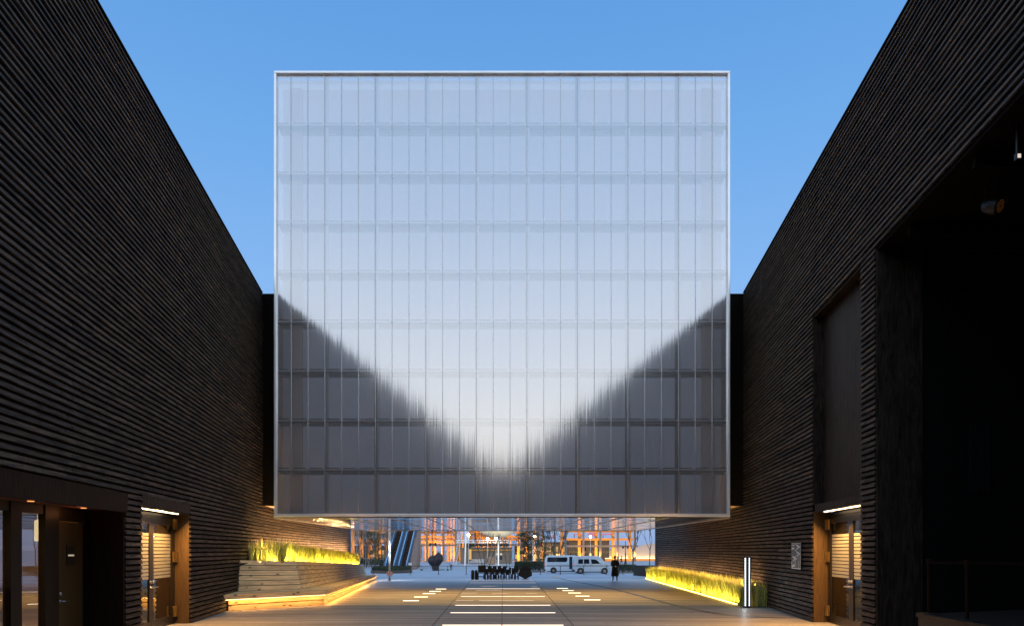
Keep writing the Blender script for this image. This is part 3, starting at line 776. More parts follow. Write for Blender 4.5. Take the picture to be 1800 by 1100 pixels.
# seat outline: A (at wall, near), B (corner), C (far)
base_pts = [(-9.45, 24.9), (-6.87, 27.7), (-8.81, 50.2)]
seat_out = [(-9.50, 24.55), (-6.72, 27.45), (-8.72, 50.3)]
zs_top, zs_bot = [.58, .58, .42], [.40, .40, .25]
back_bot = [(-9.75, 26.6), (-7.88, 28.1), (-9.19, 48.7)]
back_top = [(-9.80, 26.9), (-8.15, 28.5), (-9.42, 48.7)]
zb_top = [1.73, 1.67, 1.15]
m_ = MB()
for i in (0, 1):
    for (u0, u1) in ((0.0, .47), (.53, 1.0)):
        a, b_ = base_pts[i], base_pts[i + 1]
        dx, dy = b_[0] - a[0], b_[1] - a[1]; l = math.hypot(dx, dy); nx, ny = -dy / l * .04, dx / l * .04
        za0, za1 = zs_bot[i] * u0 * .96 + .01, zs_bot[i] * u1 * .96; zb0, zb1 = zs_bot[i + 1] * u0 * .96 + .01, zs_bot[i + 1] * u1 * .96
        m_.hexa([(a[0], a[1], za0), (b_[0], b_[1], zb0), (b_[0] + nx, b_[1] + ny, zb0), (a[0] + nx, a[1] + ny, za0),
                 (a[0], a[1], za1), (b_[0], b_[1], zb1), (b_[0] + nx, b_[1] + ny, zb1), (a[0] + nx, a[1] + ny, za1)])
P(m_.build('base', M['pine']), BN)
m_ = MB()
for i in (0, 1):          # seat slab: front fascia + boards to the back
    a, b_ = seat_out[i], seat_out[i + 1]; c, e = back_bot[i + 1], back_bot[i]
    n_ = 4 if i == 0 else 5
    for k in range(n_):
        t0, t1 = k / n_ + .004, (k + 1) / n_ - .004
        p0, p1, p2, p3 = lerp(a, e, t0), lerp(b_, c, t0), lerp(b_, c, t1), lerp(a, e, t1)
        th = .18 if k == 0 else .05
        z0, z1 = zs_top[i], zs_top[i + 1]
        m_.hexa([(*p0, z0 - th), (*p1, z1 - th), (*p2, z1 - th), (*p3, z0 - th), (*p0, z0), (*p1, z1), (*p2, z1), (*p3, z0)])
P(m_.build('seat', M['pine']), BN)
m_ = MB()
for i in (0, 1):
    for k in range(6):
        t0, t1 = k / 6 + .010, (k + 1) / 6 - .010
        def pt(j, t, back=0.0):
            x_, y_ = lerp(back_bot[j], back_top[j], t); z = zs_top[j] + (zb_top[j] - zs_top[j]) * t
            return (x_ - back, y_ + back * .7, z)
        m_.hexa([pt(i, t0), pt(i + 1, t0), pt(i + 1, t0, .05), pt(i, t0, .05), pt(i, t1), pt(i + 1, t1), pt(i + 1, t1, .05), pt(i, t1, .05)])
P(m_.build('backrest', M['pine']), BN)
m_ = MB()        # dark body behind the boards, end board and soil top
m_.add([(-9.80, 26.75, 0), (-7.98, 28.25, 0), (-9.25, 48.6, 0), (-11.2, 48.6, 0), (-9.87, 26.75, 1.62), (-8.22, 28.6, 1.60), (-9.50, 48.6, 1.08), (-11.3, 48.6, 1.08)],
       [(0, 1, 5, 4), (1, 2, 6, 5), (2, 3, 7, 6), (4, 5, 6, 7)])
P(m_.build('planter_body', M['soil']), BN)
m_ = MB()
for i in (0, 1):
    a, b_ = lerp(seat_out[i], base_pts[i], .55), lerp(seat_out[i + 1], base_pts[i + 1], .55)
    dx, dy = b_[0] - a[0], b_[1] - a[1]; l = math.hypot(dx, dy); nx, ny = -dy / l * .05, dx / l * .05
    z0, z1 = zs_top[i] - .185, zs_top[i + 1] - .185
    m_.hexa([(a[0], a[1], z0 - .015), (b_[0], b_[1], z1 - .015), (b_[0] + nx, b_[1] + ny, z1 - .015), (a[0] + nx, a[1] + ny, z0 - .015),
             (a[0], a[1], z0), (b_[0], b_[1], z1), (b_[0] + nx, b_[1] + ny, z1), (a[0] + nx, a[1] + ny, z0)])
    mid = ((a[0] + b_[0]) / 2, (a[1] + b_[1]) / 2, (z0 + z1) / 2 - .03)
    n_out = Vector((dy / l, -dx / l, 0))
    area("bench_lamp", Vector(mid) + n_out * .03, (l * .98, .06), 4.5 * l, (1.0, .46, .11), (n_out.x * .15, n_out.y * .15, -1), (dx, dy, 0))
P(m_.build('strip_light', M['led_warm']), BN)

# ------------------------------------------------------------------ grass beds
def blades(mb, fn, n, hmin, hmax):
    for _ in range(n):
        x_, y_, z_ = fn()
        h = random.uniform(hmin, hmax) * random.choice((1, 1, .85, 1.08)); a = random.uniform(0, 6.283)
        w = random.uniform(.007, .013) * (1 + y_ / 50); l = random.uniform(.04, .30) * h
        dx, dy = math.cos(a), math.sin(a); px_, py_ = -dy * w, dx * w
        if abs(py_) > abs(px_): px_, py_ = py_, px_
        v = [(x_ - px_, y_ - py_, z_), (x_ + px_, y_ + py_, z_),
             (x_ + px_ * .8 + dx * l * .3, y_ + py_ * .8 + dy * l * .3, z_ + h * .55), (x_ - px_ * .8 + dx * l * .3, y_ - py_ * .8 + dy * l * .3, z_ + h * .55),
             (x_ + dx * l, y_ + dy * l, z_ + h)]
        mb.add(v, [(0, 1, 2, 3), (3, 2, 4)])
def left_bed():
    y_ = 29.0 + (random.random() ** 1.15) * 18.6; t = (y_ - 28.5) / 20.2
    xf = lerp(back_top[1], back_top[2], t)[0] - .12
    zf = zb_top[1] + (zb_top[2] - zb_top[1]) * t - .08
    return xf - random.random() * min(1.5, Xw(y_) + xf - .08), y_, zf
m_ = MB(); blades(m_, left_bed, 12500, .32, .86)
def left_tri():
    y_ = random.uniform(28.0, 29.6); return -random.uniform(8.5, Xw(y_) - .1), y_, 1.6
blades(m_, left_tri, 1100, .35, .95)
tag(m_.build("grass", M['grassblade']), "yellow-green ornamental grass lit from below in the raised left planter", 'grass', kind='stuff')
def gr_front(y_): return 8.9 + (y_ - 26.7) * (10.5 - 8.9) / (53.3 - 26.7)
def right_bed():
    y_ = 26.6 + (random.random() ** 1.2) * 26.4; xf = gr_front(y_)
    return random.uniform(xf + .02, min(Xw(y_) - .08, xf + 1.4)), y_, 0
m_ = MB(); blades(m_, right_bed, 14000, .45, .98)
tag(m_.build("grass", M['grassblade']), "yellow-green ornamental grass lit from below along the foot of the right wall", 'grass', kind='stuff')
m_ = MB(); m_.hexa([(8.9, 26.5, 0), (9.72, 26.5, 0), (11.7, 53.0, 0), (10.5, 53.0, 0), (8.9, 26.5, .02), (9.72, 26.5, .02), (11.7, 53.0, .02), (10.5, 53.0, .02)])
tag(m_.build("planting_bed", M['soil']), kind='structure')
YG = (1.0, .78, .16)
def strip(name, a, b_, z, mt, en, lab, tilt, spread=150):
    a3, b3 = Vector(a), Vector(b_); dv = (b3 - a3); l = dv.length; dn = dv.normalized(); nn = Vector((-dn.y, dn.x, 0))
    m_ = MB(); w = nn * .015
    m_.hexa([a3 - w, a3 + w, b3 + w, b3 - w, a3 - w + Vector((0, 0, .03)), a3 + w + Vector((0, 0, .03)), b3 + w + Vector((0, 0, .03)), b3 - w + Vector((0, 0, .03))])
    tag(m_.build('light_strip', mt), lab, 'light strip')
    n_ = max(2, int(l / 4))
    for k in range(n_):
        c = a3 + dv * ((k + .5) / n_) + Vector((-.05 if tilt[0] > 0 else .05, 0, .05))
        area(name, c, (l / n_ * 1.12, .05), en * l / n_, YG, tilt, dn, spread)
M['led_yellow'] = glow("yellow_led", (1.0, .80, .16), 8.0)
strip("grass_lamp", (8.93, 27.6, .02), (10.45, 52.9, .02), 0, M['led_yellow'], 15, "yellow light strip along the front edge of the right grass bed", (.6, 0, 1))
strip("grass_lamp", (-8.26, 28.66, 1.60), (-9.50, 47.8, 1.10), 0, M['led_yellow'], 17, "yellow light strip behind the bench back along the left grass bed", (-.6, 0, 1))
strip("grass_lamp", (-9.3, 27.5, 1.62), (-8.22, 28.7, 1.59), 0, M['led_yellow'], 30, "short yellow light strip at the near corner of the left grass bed", (-1.0, .6, 1))
# extra unseen lamps added behind the grass to brighten the walls
for s, ya, yb, z in ((1, 27.5, 54.5, .45), (-1, 28.6, 54.5, 1.9)):
    n_ = 4
    for k in range(n_):
        y0, y1 = ya + (yb - ya) * k / n_, ya + (yb - ya) * (k + 1) / n_; ym = (y0 + y1) / 2
        area("wall_fill_light", (s * (Xw(ym) - .60), ym, z), (y1 - y0, .06), (135 if s < 0 else 85) * (y1 - y0), (1, .58, .24), (s * .35, 0, 1), (s * (Xw(y1) - Xw(y0)), y1 - y0, 0))

# ------------------------------------------------------------------ things near the right wall
lp = empty("light_post", (8.90, 26.35, 0), R(38), "slim black light post with two vertical bars of white light beside the right grass bed", 'light post')
MB().box(-.08, .095, -.095, .08, 0, 1.86).build('housing', M['black'], lp)
for (ax) in (0, 1):
    q = MB()
    for k in range(30):
        z = .07 + k * .0585
        if ax == 0: q.box(-.018, .018, -.103, -.096, z, z + .042)
        else: q.box(-.103, -.096, -.018, .018, z, z + .042)
    q.build('light_bar', M['led_white'], lp)
pm = bpy.data.materials
area("post_lamp", (8.72, 26.1, 1.0), (.1, 1.7), 7, (.85, .93, 1), (-.6, -1, 0), (1, -.6, 0))

# acrylic notice plate with white graphic
M['acrylic'] = mat("smoky_acrylic", (.10, .105, .11), .5, spec=.3)
ap = empty("sign_plate", L3(1, 22.7, -.07, 1.9), 0, "grey acrylic sign plate with white zigzag lettering on the right louvred wall", 'sign')
yn, yf, zt_, zb_ = 22.06, 23.14, 2.32, 1.50      # near edge shows right
def pv(u, v, off): # u: 0 = left in the photo (far), 1 = right (near)
    Y = yf + (yn - yf) * u; return Vector(L3(1, Y, off, zt_ + (zb_ - zt_) * v))
q = MB(); wbox(q, 1, yn, yf, -.085, -.075, zb_, zt_); P(q.build('plate', M['acrylic']), ap)
q = MB()
def stroke(pts_, w=.02):
    for a, b_ in zip(pts_, pts_[1:]):
        du, dv = (b_[0] - a[0]) * 1.08, (b_[1] - a[1]) * .82; l = math.hypot(du, dv) or 1
        nu, nv = -dv / l * w / 1.08, du / l * w / .82
        o0, o1 = -.089, -.0865
        q.hexa([pv(a[0] - nu, a[1] - nv, o0), pv(b_[0] - nu, b_[1] - nv, o0), pv(b_[0] + nu, b_[1] + nv, o0), pv(a[0] + nu, a[1] + nv, o0),
                pv(a[0] - nu, a[1] - nv, o1), pv(b_[0] - nu, b_[1] - nv, o1), pv(b_[0] + nu, b_[1] + nv, o1), pv(a[0] + nu, a[1] + nv, o1)])
stroke([(.38, .05), (.95, .15), (.4, .28), (.95, .42), (.4, .51)], .008)
stroke([(.12, .50), (.6, .60), (.1, .71)], .010)
for (ap_u, ap_v, w_) in ((.86, .15, .03), (.86, .42, .018), (.46, .60, .02)):
    stroke([(ap_u - .28, ap_v - .06), (ap_u, ap_v), (ap_u - .25, ap_v + .07)], w_); stroke([(ap_u - .14, ap_v - .035), (ap_u - .12, ap_v + .035)], w_ * .7)
for v in (.08, .15, .20, .23): stroke([(.03, v), (.33, v)], .013 if v != .15 else .006)
stroke([(.06, .72), (.06, .92)], .03); stroke([(.06, .90), (.38, .86)], .03); stroke([(.2, .78), (.22, .9)], .02); stroke([(.42, .62), (.42, .86)], .025)
stroke([(.8, .68), (.8, .92)], .008); stroke([(.97, .02), (.97, .98)], .006); stroke([(.03, .965), (.97, .975)], .012)
stroke([(.03, .015), (.97, .015)], .006)
P(q.build('white_graphic', mat("white_print", (.75, .75, .73), .6)), ap)

# stage stanchions and stage lights in the right opening
for k, (px, Y) in enumerate(((1700, 11.9), (1633, 13.2))):
    o = empty("stanchion", ((px - CX) * Y / F, Y, .93), 0, "brown barrier post on the stage edge, %s the camera" % ('nearer' if k == 0 else 'farther from'), 'barrier post', 'barrier posts on the stage')
    MB().lathe([(.03, .02), (.03, .9), (.045, .9), (.045, 1.0), (.03, 1.01)], n=16).build('post', mat("dark_brass", (.016, .007, .003), .8, spec=.1), o, smooth=False)
    MB().lathe([(.2, 0), (.2, .012), (.05, .03)], n=24).build('foot', M['black'], o)
a = at(1633, 988, 13.2); b_ = at(1700, 988, 11.9); c = at(1815, 991, 10.6)
q = MB()
for p0, p1 in ((a, b_), (b_, c)):
    q.hexa([p0 + Vector((0, 0, -.025)), p1 + Vector((0, 0, -.025)), p1 + Vector((.004, 0, -.025)), p0 + Vector((.004, 0, -.025)), p0 + Vector((0, 0, .025)), p1 + Vector((0, 0, .025)), p1 + Vector((.004, 0, .025)), p0 + Vector((.004, 0, .025))])
tag(q.build('barrier_belt', mat("brown_belt", (.007, .003, .002), .9, spec=.05)), "brown belt stretched between the two stage barrier posts", 'belt')
c = at(1758, 362, 13.0)
sp_ = empty("stage_spotlight", tuple(c), 0, "round stage spotlight with dotted lens hanging in the dark right opening", 'spotlight')
q = MB(); q.lathe([(.13, 0), (.15, .02), (.15, .16), (.10, .28), (.05, .30)], n=24)
rot = Matrix.Rotation(R(112), 4, 'X') @ Matrix.Rotation(0, 4, 'Z')
rot = Matrix.Rotation(R(35), 4, 'Z') @ rot
hs = q.build('housing', M['black'], sp_); hs.data.transform(rot @ Matrix.Rotation(math.pi, 4, 'X') @ Matrix.Translation((0, 0, -.0)))
q = MB()
for i in range(-3, 4):
    for j in range(-3, 4):
        if math.hypot(i, j * .87 + (i % 2) * .43) < 3.2 and (i, j) != (0, 0):
            q.lathe([(.007, -.012), (.010, -.004)], (i * .038, j * .035 + (i % 2) * .017, 0), 8)
ls = q.build('lens_dots', glow("lens_glint", (.9, .32, .08), .05), sp_); ls.data.transform(rot @ Matrix.Rotation(math.pi, 4, 'X'))
MB().tube([(-.2, .1, .1), (-.2, .1, .35), (.2, .1, .35), (.2, .1, .1)], .012, 6).tube([(0, .1, .35), (0, .1, .55)], .02, 6).build('yoke', M['black'], sp_)
c = at(1789, 276, 11.5)
sl = empty("stage_lamp", tuple(c), 0, "tiny lit lamp high at the right edge of the dark opening", 'lamp')
MB().box(-.04, .04, -.03, .03, -.05, .05).box(-.02, .02, -.02, .02, .05, .5).build('bracket', M['black'], sl)
MB().box(-.025, .025, -.04, -.031, -.03, .03).build('lens', glow("lamp_face", (1, .85, .75), .8), sl)

# ------------------------------------------------------------------ people
def person(loc, rz, h, label, coat, legs, stride=0.0, long_coat=False, arms='down', white=None, group=None):
    root = empty("person", loc, rz, label, 'person', group)
    k = h / 1.75
    # skeleton (facing +Y away from the camera by default; x right)
    st = stride
    V = []; E = []; Rr = []
    def n(x_, y_, z_, r_): V.append((x_ * k, y_ * k, z_ * k)); Rr.append(r_ * k); return len(V) - 1
    pel = n(0, 0, .96, .13); wst = n(0, 0, 1.10, .125); chs = n(0, 0, 1.30, .155); nk0 = n(0, .0, 1.46, .07); nk = n(0, .0, 1.53, .052)
    E += [(pel, wst), (wst, chs), (chs, nk0), (nk0, nk)]
    hd = n(0, .01, 1.60, .085); hd2 = n(0, .01, 1.69, .08); E += [(nk, hd), (hd, hd2)]
    for s in (-1, 1):
        hp = n(s * .095, 0, .90, .105); kn = n(s * .12, st * s * .16, .50, .065); an = n(s * .14, st * s * .30 - (.05 if st else 0), .09, .045); to = n(s * .16, st * s * .30 + .13, .035, .035)
        E += [(pel, hp), (hp, kn), (kn, an), (an, to)]
        sh = n(s * .19, 0, 1.41, .07)
        if arms == 'front': el = n(s * .28, .03, 1.14, .05); ha = n(s * .10, .22, 1.05, .038)
        elif arms == 'back': el = n(s * .28, -.04, 1.14, .052); ha = n(s * .06, -.19, 1.02, .038)
        else: el = n(s * .25, -st * s * .10, 1.13, .048); ha = n(s * .27, -st * s * .22 + .04, .88, .034)
        fi = n(V[ha][0] / k * .9, V[ha][1] / k + .02, V[ha][2] / k - .09, .026)
        E += [(chs, sh), (sh, el), (el, ha), (ha, fi)]
    me = bpy.data.meshes.new("body"); me.from_pydata(V, E, [])
    o = bpy.data.objects.new("body", me); COL.objects.link(o); o.parent = root
    sk = o.modifiers.new("skin", 'SKIN')
    for i, d_ in enumerate(me.skin_vertices[0].data): d_.radius = (Rr[i], Rr[i]); d_.use_root = (i == 0)
    o.modifiers.new("sub", 'SUBSURF').levels = 1
    dg = bpy.context.evaluated_depsgraph_get(); nm_ = bpy.data.meshes.new_from_object(o.evaluated_get(dg))
    o.modifiers.clear(); o.data = nm_
    for m in (coat, legs, M['skin'], M['hair']): nm_.materials.append(m)
    for p in nm_.polygons:
        z = p.center.z / k; p.use_smooth = True
        ax = abs(p.center.x / k)
        if z > 1.49: p.material_index = 2
        elif z < .07: p.material_index = 3
        elif z < .92 and ax < .22: p.material_index = 1
        elif z < 1.0 and (ax > .2) and arms == 'down': p.material_index = 2
        else: p.material_index = 0
    # hair cap and face
    q = MB()
    prof = [(.02, .115), (.06, .10), (.088, .06), (.096, .0), (.09, -.05), (.07, -.08)]
    q.lathe([(a * k, (1.655 + b_) * k) for a, b_ in reversed(prof)], (0, -.012 * k, 0), 14)
    q.build('hair', M['hair'], root, smooth=True)
    q = MB(); q.lathe([(.018 * k, 0), (.012 * k, .03 * k)], (0, .085 * k, 1.63 * k), 8, 'y')
    for s in (-1, 1): q.lathe([(.02 * k, -.004), (.022 * k, .012)], (s * .088 * k, 0, 1.635 * k), 8, 'x')
    q.build('face', M['skin'], root, smooth=True)
    if long_coat:
        q = MB(); n_ = 20; rings = [(.19, .15, 1.40), (.215, .165, 1.28), (.20, .15, 1.08), (.215, .165, .92), (.235, .18, .70), (.25, .19, .46), (.255, .195, .34)]
        vs = []
        for a, b_, z in rings:
            for i in range(n_):
                t = 2 * math.pi * i / n_; f_ = 1 + .04 * math.sin(5 * t) * (1.4 - z)
                vs.append((a * f_ * math.cos(t) * k, b_ * f_ * math.sin(t) * k, z * k))
        fs = [(i * n_ + j, i * n_ + (j + 1) % n_, (i + 1) * n_ + (j + 1) % n_, (i + 1) * n_ + j) for i in range(len(rings) - 1) for j in range(n_)]
        fs.append(tuple(range(n_)))
        q.add(vs, fs).build('coat', coat, root, smooth=True)
    if white:
        q = MB(); q.box(-.05 * k, .07 * k, -.225 * k, -.205 * k, .98 * k, 1.05 * k).box(-.02 * k, .03 * k, -.225 * k, -.205 * k, 1.05 * k, 1.10 * k)
        q.build('white_glove', M['paper'], root)
    return root
def on(px, Y): return ((px - CX) * Y / F, Y, gz(Y))
person(on(1081, 48.6), R(0), 1.70, "person in a long black coat standing with back turned at the edge of the deck", M['coat'], M['coat'], long_coat=True, arms='back', white=True)
person(on(793, 105), R(20), 1.62, "person in pale blue shirt and black trousers walking on the plaza beside a green cone", M['shirt'], M['coat'], stride=.4)
person(on(1092, 146), R(75), 1.85, "person in dark clothes walking beyond the vans, left of the black lamp post", M['coat'], M['coat'], stride=1)
person(on(1099.5, 136), R(-80), 1.85, "person in dark clothes striding right at the foot of the black lamp post", M['coat'], M['coat'], stride=1)
person(on(634.5, 150), R(10), 1.8, "person in dark clothes standing among the bare trees far left", M['coat'], M['coat'])
person(on(668.5, 118), R(10), 1.75, "person in dark coat standing left in the pair near the round shrub bed", M['coat'], M['coat'], long_coat=True)
person(on(673.5, 120), R(-20), 1.68, "person in dark blue jacket on the right in the pair near the round shrub bed", mat("navy_cloth", (.02, .03, .06), .8), M['coat'])

# ------------------------------------------------------------------ vans (side on, facing right)
def van(loc, label, Ln, Hh, paint, prof, wins, wheels, doors, group):
    root = empty("parked_van", loc, 0, label, 'van', group)
    wd = 1.7
    # body: side profile extruded with tumblehome
    n = len(prof); vs = []
    for (yy, shrink) in ((0, 1), (.06, 0), (wd - .06, 0), (wd, 1)):
        for (x_, z_) in prof:
            t = .05 if shrink else 0
            cx_, cz_ = Ln / 2, Hh * .5
            tumble = max(0, (z_ - 1.0)) * .10
            y_ = yy + (tumble if yy < wd / 2 else -tumble)
            vs.append((x_ + (cx_ - x_) * t * .25, y_, z_ + (cz_ - z_) * t * .4))
    fs = [tuple(range(n)), tuple(3 * n + i for i in range(n))[::-1]]
    for r_ in range(3):
        for i in range(n): fs.append((r_ * n + i, (r_ + 1) * n + i, (r_ + 1) * n + (i + 1) % n, r_ * n + (i + 1) % n))
    b = MB().add(vs, fs).build('body', paint, root, bevel=.02)
    for k_, poly in enumerate(wins):
        q = MB(); m = len(poly)
        ys_ = lambda z_: max(0, (z_ - 1.0)) * .10
        vv = [(x_, ys_(z_) - .012, z_) for x_, z_ in poly] + [(x_, ys_(z_) + .02, z_) for x_, z_ in poly]
        q.add(vv, [tuple(range(m)), tuple(range(m, 2 * m))[::-1]] + [(i, m + i, m + (i + 1) % m, (i + 1) % m) for i in range(m)])
        q.build('side_window', M['carglass'], root)
    for wx in wheels:
        for yy in (-.015, wd - .205):
            w_ = MB().lathe([(.20, 0), (.30, 0), (.325, .03), (.325, .19), (.30, .22), (.20, .22)], (wx, yy, .325), 28, 'y').build('wheel', M['tyre'], root, smooth=False)
            rm = MB().lathe([(.20, -.012), (.205, .01)], (wx, yy, .325), 24, 'y'); rm.build('rim', M['trim'], w_)
            sp = MB()
            for a in range(5):
                t = a * 2 * math.pi / 5 + .3; c_, s_ = math.cos(t), math.sin(t)
                sp.hexa([(wx - s_ * .03, yy - .022, .325 + c_ * .03), (wx + s_ * .03, yy - .022, .325 - c_ * .03), (wx + c_ * .19 + s_ * .03, yy - .022, .325 + s_ * .19 - c_ * .03), (wx + c_ * .19 - s_ * .03, yy - .022, .325 + s_ * .19 + c_ * .03),
                         (wx - s_ * .03, yy - .012, .325 + c_ * .03), (wx + s_ * .03, yy - .012, .325 - c_ * .03), (wx + c_ * .19 + s_ * .03, yy - .012, .325 + s_ * .19 - c_ * .03), (wx + c_ * .19 - s_ * .03, yy - .012, .325 + s_ * .19 + c_ * .03)])
            sp.build('spokes', M['steel'], w_)
        q = MB().lathe([(.37, 0), (.37, .02)], (wx, -.012, .335), 28, 'y').build('wheel_arch', M['trim'], root)
    q = MB()
    for x_ in doors: q.box(x_ - .008, x_ + .008, -.004, .01, .35, 1.0)
    q.box(.25, Ln - .3, -.006, .012, .93, .95)
    q.build('door_gap', M['trim'], root)
    q = MB()
    for x_ in doors[:2]: q.box(x_ + .08, x_ + .24, -.03, 0, .98, 1.02)
    q.build('door_handle', M['trim'], root)
    MB().box(-.02, .08, .02, .10, .85, 1.15).build('tail_lamp', M['red_lamp'], root)
    MB().box(-.06, .12, 0, wd, .28, .48).build('rear_bumper', M['trim'], root, bevel=.02)
    MB().box(Ln - .14, Ln + .05, .02, wd - .02, .24, .50).build('front_bumper', paint, root, bevel=.03)
    MB().box(Ln - .28, Ln - .02, -.006, .10, .72, .88).build('headlight', mat("headlight", (.6, .62, .65), .15), root, bevel=.02)
    MB().box(Ln - 1.12, Ln - .98, -.16, 0, 1.12, 1.26).build('wing_mirror', paint, root, bevel=.02)
    MB().box(.3, Ln - .4, .05, wd - .05, .16, .36).build('underbody', M['trim'], root)
    return root
profB = [(.02, .30), (0, .9), (.10, 1.55), (.22, 1.90), (.5, 1.99), (2.55, 2.0), (2.95, 1.93), (3.35, 1.40), (3.95, 1.10), (4.10, .85), (4.12, .35), (3.9, .25), (.2, .25)]
winB = [[(.50, 1.14), (.52, 1.62), (1.02, 1.64), (1.04, 1.14)], [(1.14, 1.14), (1.14, 1.64), (1.70, 1.64), (1.74, 1.14)], [(1.98, 1.12), (1.92, 1.62), (2.45, 1.60), (2.80, 1.32), (2.88, 1.14)]]
c = at(1008.5, 1008, 80.0)
vb = van((c.x, 80.0, gz(80.0)), "silver-white van parked in front on the right, three side windows and passenger cab", 4.12, 2.0, M['van_silver'], profB, winB, [.75, 3.42], [1.09, 1.84, 3.0], 'vans parked behind the barrier')
profA = [(.02, .30), (0, 1.0), (.10, 1.75), (.25, 2.02), (.6, 2.08), (3.5, 2.08), (3.95, 1.98), (4.5, 1.42), (4.72, 1.1), (4.78, .4), (4.5, .25), (.2, .25)]
winA = [[(.30, 1.32), (.32, 1.80), (.5, 1.86), (2.62, 1.86), (2.66, 1.55), (2.5, 1.32)], [(2.86, .5), (2.86, 1.92), (3.22, 1.92), (3.22, .5)]]
c = at(957.5, 1006, 84.0)
va = van((c.x, 84.0, gz(84.0)), "long white van parked behind, seen left with one dark ribbon window and red tail lamp", 4.78, 2.08, M['van_white'], profA, winA, [1.02, 3.9], [2.95, 3.1, 4.0], 'vans parked behind the barrier')

# ------------------------------------------------------------------ belt barrier
bp_ = [(656, 0), (721, 1), (771, 0), (819.5, 0), (950, 0), (985, 0), (1026, 0), (1066, 0), (1088, 0), (1095, 0)]
where = ["left of the white column beyond the bench", "with a small white sign on top, left of the bud sculpture", "just right of the bud sculpture base",
         "left of the black chairs", "right of the hexagonal black table", "in front of the long white van", "before the rear wheel of the silver van",
         "before the front wheel of the silver van", "just right of the person in the long coat", "second to the right of the person in the long coat"]
prev = None
for (px, sg), wh in zip(bp_, where):
    Y = 75.0; o = empty("barrier_post", on(px, Y), 0, "black belt barrier post " + wh, 'barrier post', 'belt barrier posts across the plaza')
    MB().lathe([(.035, .02), (.035, .86), (.045, .86), (.045, .93), (.03, .94)], n=12).build('post', M['black'], o)
    MB().lathe([(.18, 0), (.18, .012), (.05, .03)], n=20).build('foot', M['black'], o)
    if sg: MB().box(-.17, .17, -.02, .0, .97, 1.22).build('sign', M['paper'], o)
bl = [(656, 721, "left of the signed post"), (721, 771, "passing before the bud sculpture"), (771, 819.5, "right of the bud sculpture"), (819.5, 950, "running behind the black chairs"),
      (950, 985, "across the tail of the long white van"), (985, 1026, "across the gap between the two vans"), (1026, 1066, "across the silver van"), (1066, 1088, "behind the person in the long coat"), (1088, 1095, "shortest one, right of the person in the coat")]
for a, b_, wh in bl:
    pa, pb = Vector(on(a, 75)), Vector(on(b_, 75)); q = MB()
    q.box(pa.x + .045, pb.x - .045, 74.995, 75.005, pa.z + .865, pa.z + .915)
    tag(q.build('barrier_belt', M['black']), "black barrier belt " + wh, 'belt', 'barrier belts')
# dense pack of stored posts by the right grass bed
proto = empty("stored_post", (0, 0, 0), 0, "black barrier post in the dense stored row beside the right grass bed", 'barrier post', 'stored barrier posts')
MB().lathe([(.04, .02), (.04, .88), (.05, .88), (.05, .96), (.03, .97)], n=10).build('post', M['black'], proto)
MB().lathe([(.16, 0), (.16, .012), (.05, .03)], n=14).build('foot', M['black'], proto)
i = 0
for row in range(2):
    for k in range(13):
        o = proto if i == 0 else copy_tree(proto); i += 1
        px = 1114 + k * 2.9 + row * 1.4; Y = 68.5 - k * .75 + row * .6
        o.location = ((px - CX) * Y / F, Y, gz(Y))

# ------------------------------------------------------------------ black furniture at the far edge of the deck
FY = 51.4
for k, px in enumerate((830.8, 837)):
    o = empty("bollard_seat", ((px - CX) * FY / F, FY, 0), 0, "black round-topped upright stool, %s at the left end of the chair row" % ('outermost' if k == 0 else 'second from the outside'), 'stool', 'round-topped black stools')
    MB().lathe([(.10, .03), (.115, .08), (.115, .56), (.10, .64), (.05, .68)], n=20).build('body', M['black'], o, smooth=True)
    MB().lathe([(.08, 0), (.10, .03)], n=16).build('foot', M['trim'], o)
ch = [(847.3, .57, 1.02), (861, .30, .98), (869.5, .28, .96), (878, .26, .98), (887, .27, .94), (896.5, .16, .86), (907, .28, .97)]
wl = ["widest, with a big square back", "second from the left", "third from the left", "middle one of the seven", "fifth from the left", "narrowest and lowest", "last before the hexagonal table"]
for (px, w, h), wh in zip(ch, wl):
    o = empty("folding_chair", ((px - CX) * FY / F, FY, 0), random.uniform(-.15, .15), "black chair in the packed row, " + wh, 'chair', 'packed black chairs')
    hw = w / 2
    MB().box(-hw, hw, -.03, .01, h * .50, h).build('backrest', M['black'], o, bevel=.02)
    MB().box(-hw, hw, -.44, -.03, h * .44, h * .49).build('seat', M['black'], o, bevel=.01)
    for sx in (-1, 1):
        for yy in (-.40, -.02):
            MB().box(sx * hw - (.045 if sx > 0 else 0), sx * hw + (.045 if sx < 0 else 0), yy - .02, yy + .02, 0, h * .44).build('leg', M['black'], o)
    MB().box(-hw, hw, -.41, -.39, h * .18, h * .24).build('stretcher', M['black'], o)
for px, w, h, wh in ((855, .3, .74, "left of centre"), (865.5, .25, .8, "left of the middle"), (874, .24, .72, "just behind the middle"), (883, .24, .8, "right of the middle"), (892, .22, .7, "right of centre"), (902, .22, .8, "at the right end")):
    o = empty("folding_chair", ((px - CX) * 52.3 / F, 52.3, 0), math.pi + random.uniform(-.2, .2), "low black chair in the second row behind, " + wh, 'chair', 'black chairs of the second row')
    hw = w / 2
    MB().box(-hw, hw, -.03, .01, h * .45, h).build('backrest', M['black'], o, bevel=.02); MB().box(-hw, hw, -.4, -.03, h * .42, h * .5).build('seat', M['black'], o)
    for sx in (-1, 1):
        for yy in (-.38, -.02): MB().box(sx * hw - .03, sx * hw + .03, yy - .02, yy + .02, 0, h * .42).build('leg', M['black'], o)
ht = empty("tipped_table", ((923.5 - CX) * FY / F, FY, 0), 0, "black table with its hexagonal top tipped upright, right of the packed chairs", 'table')
r_ = .50
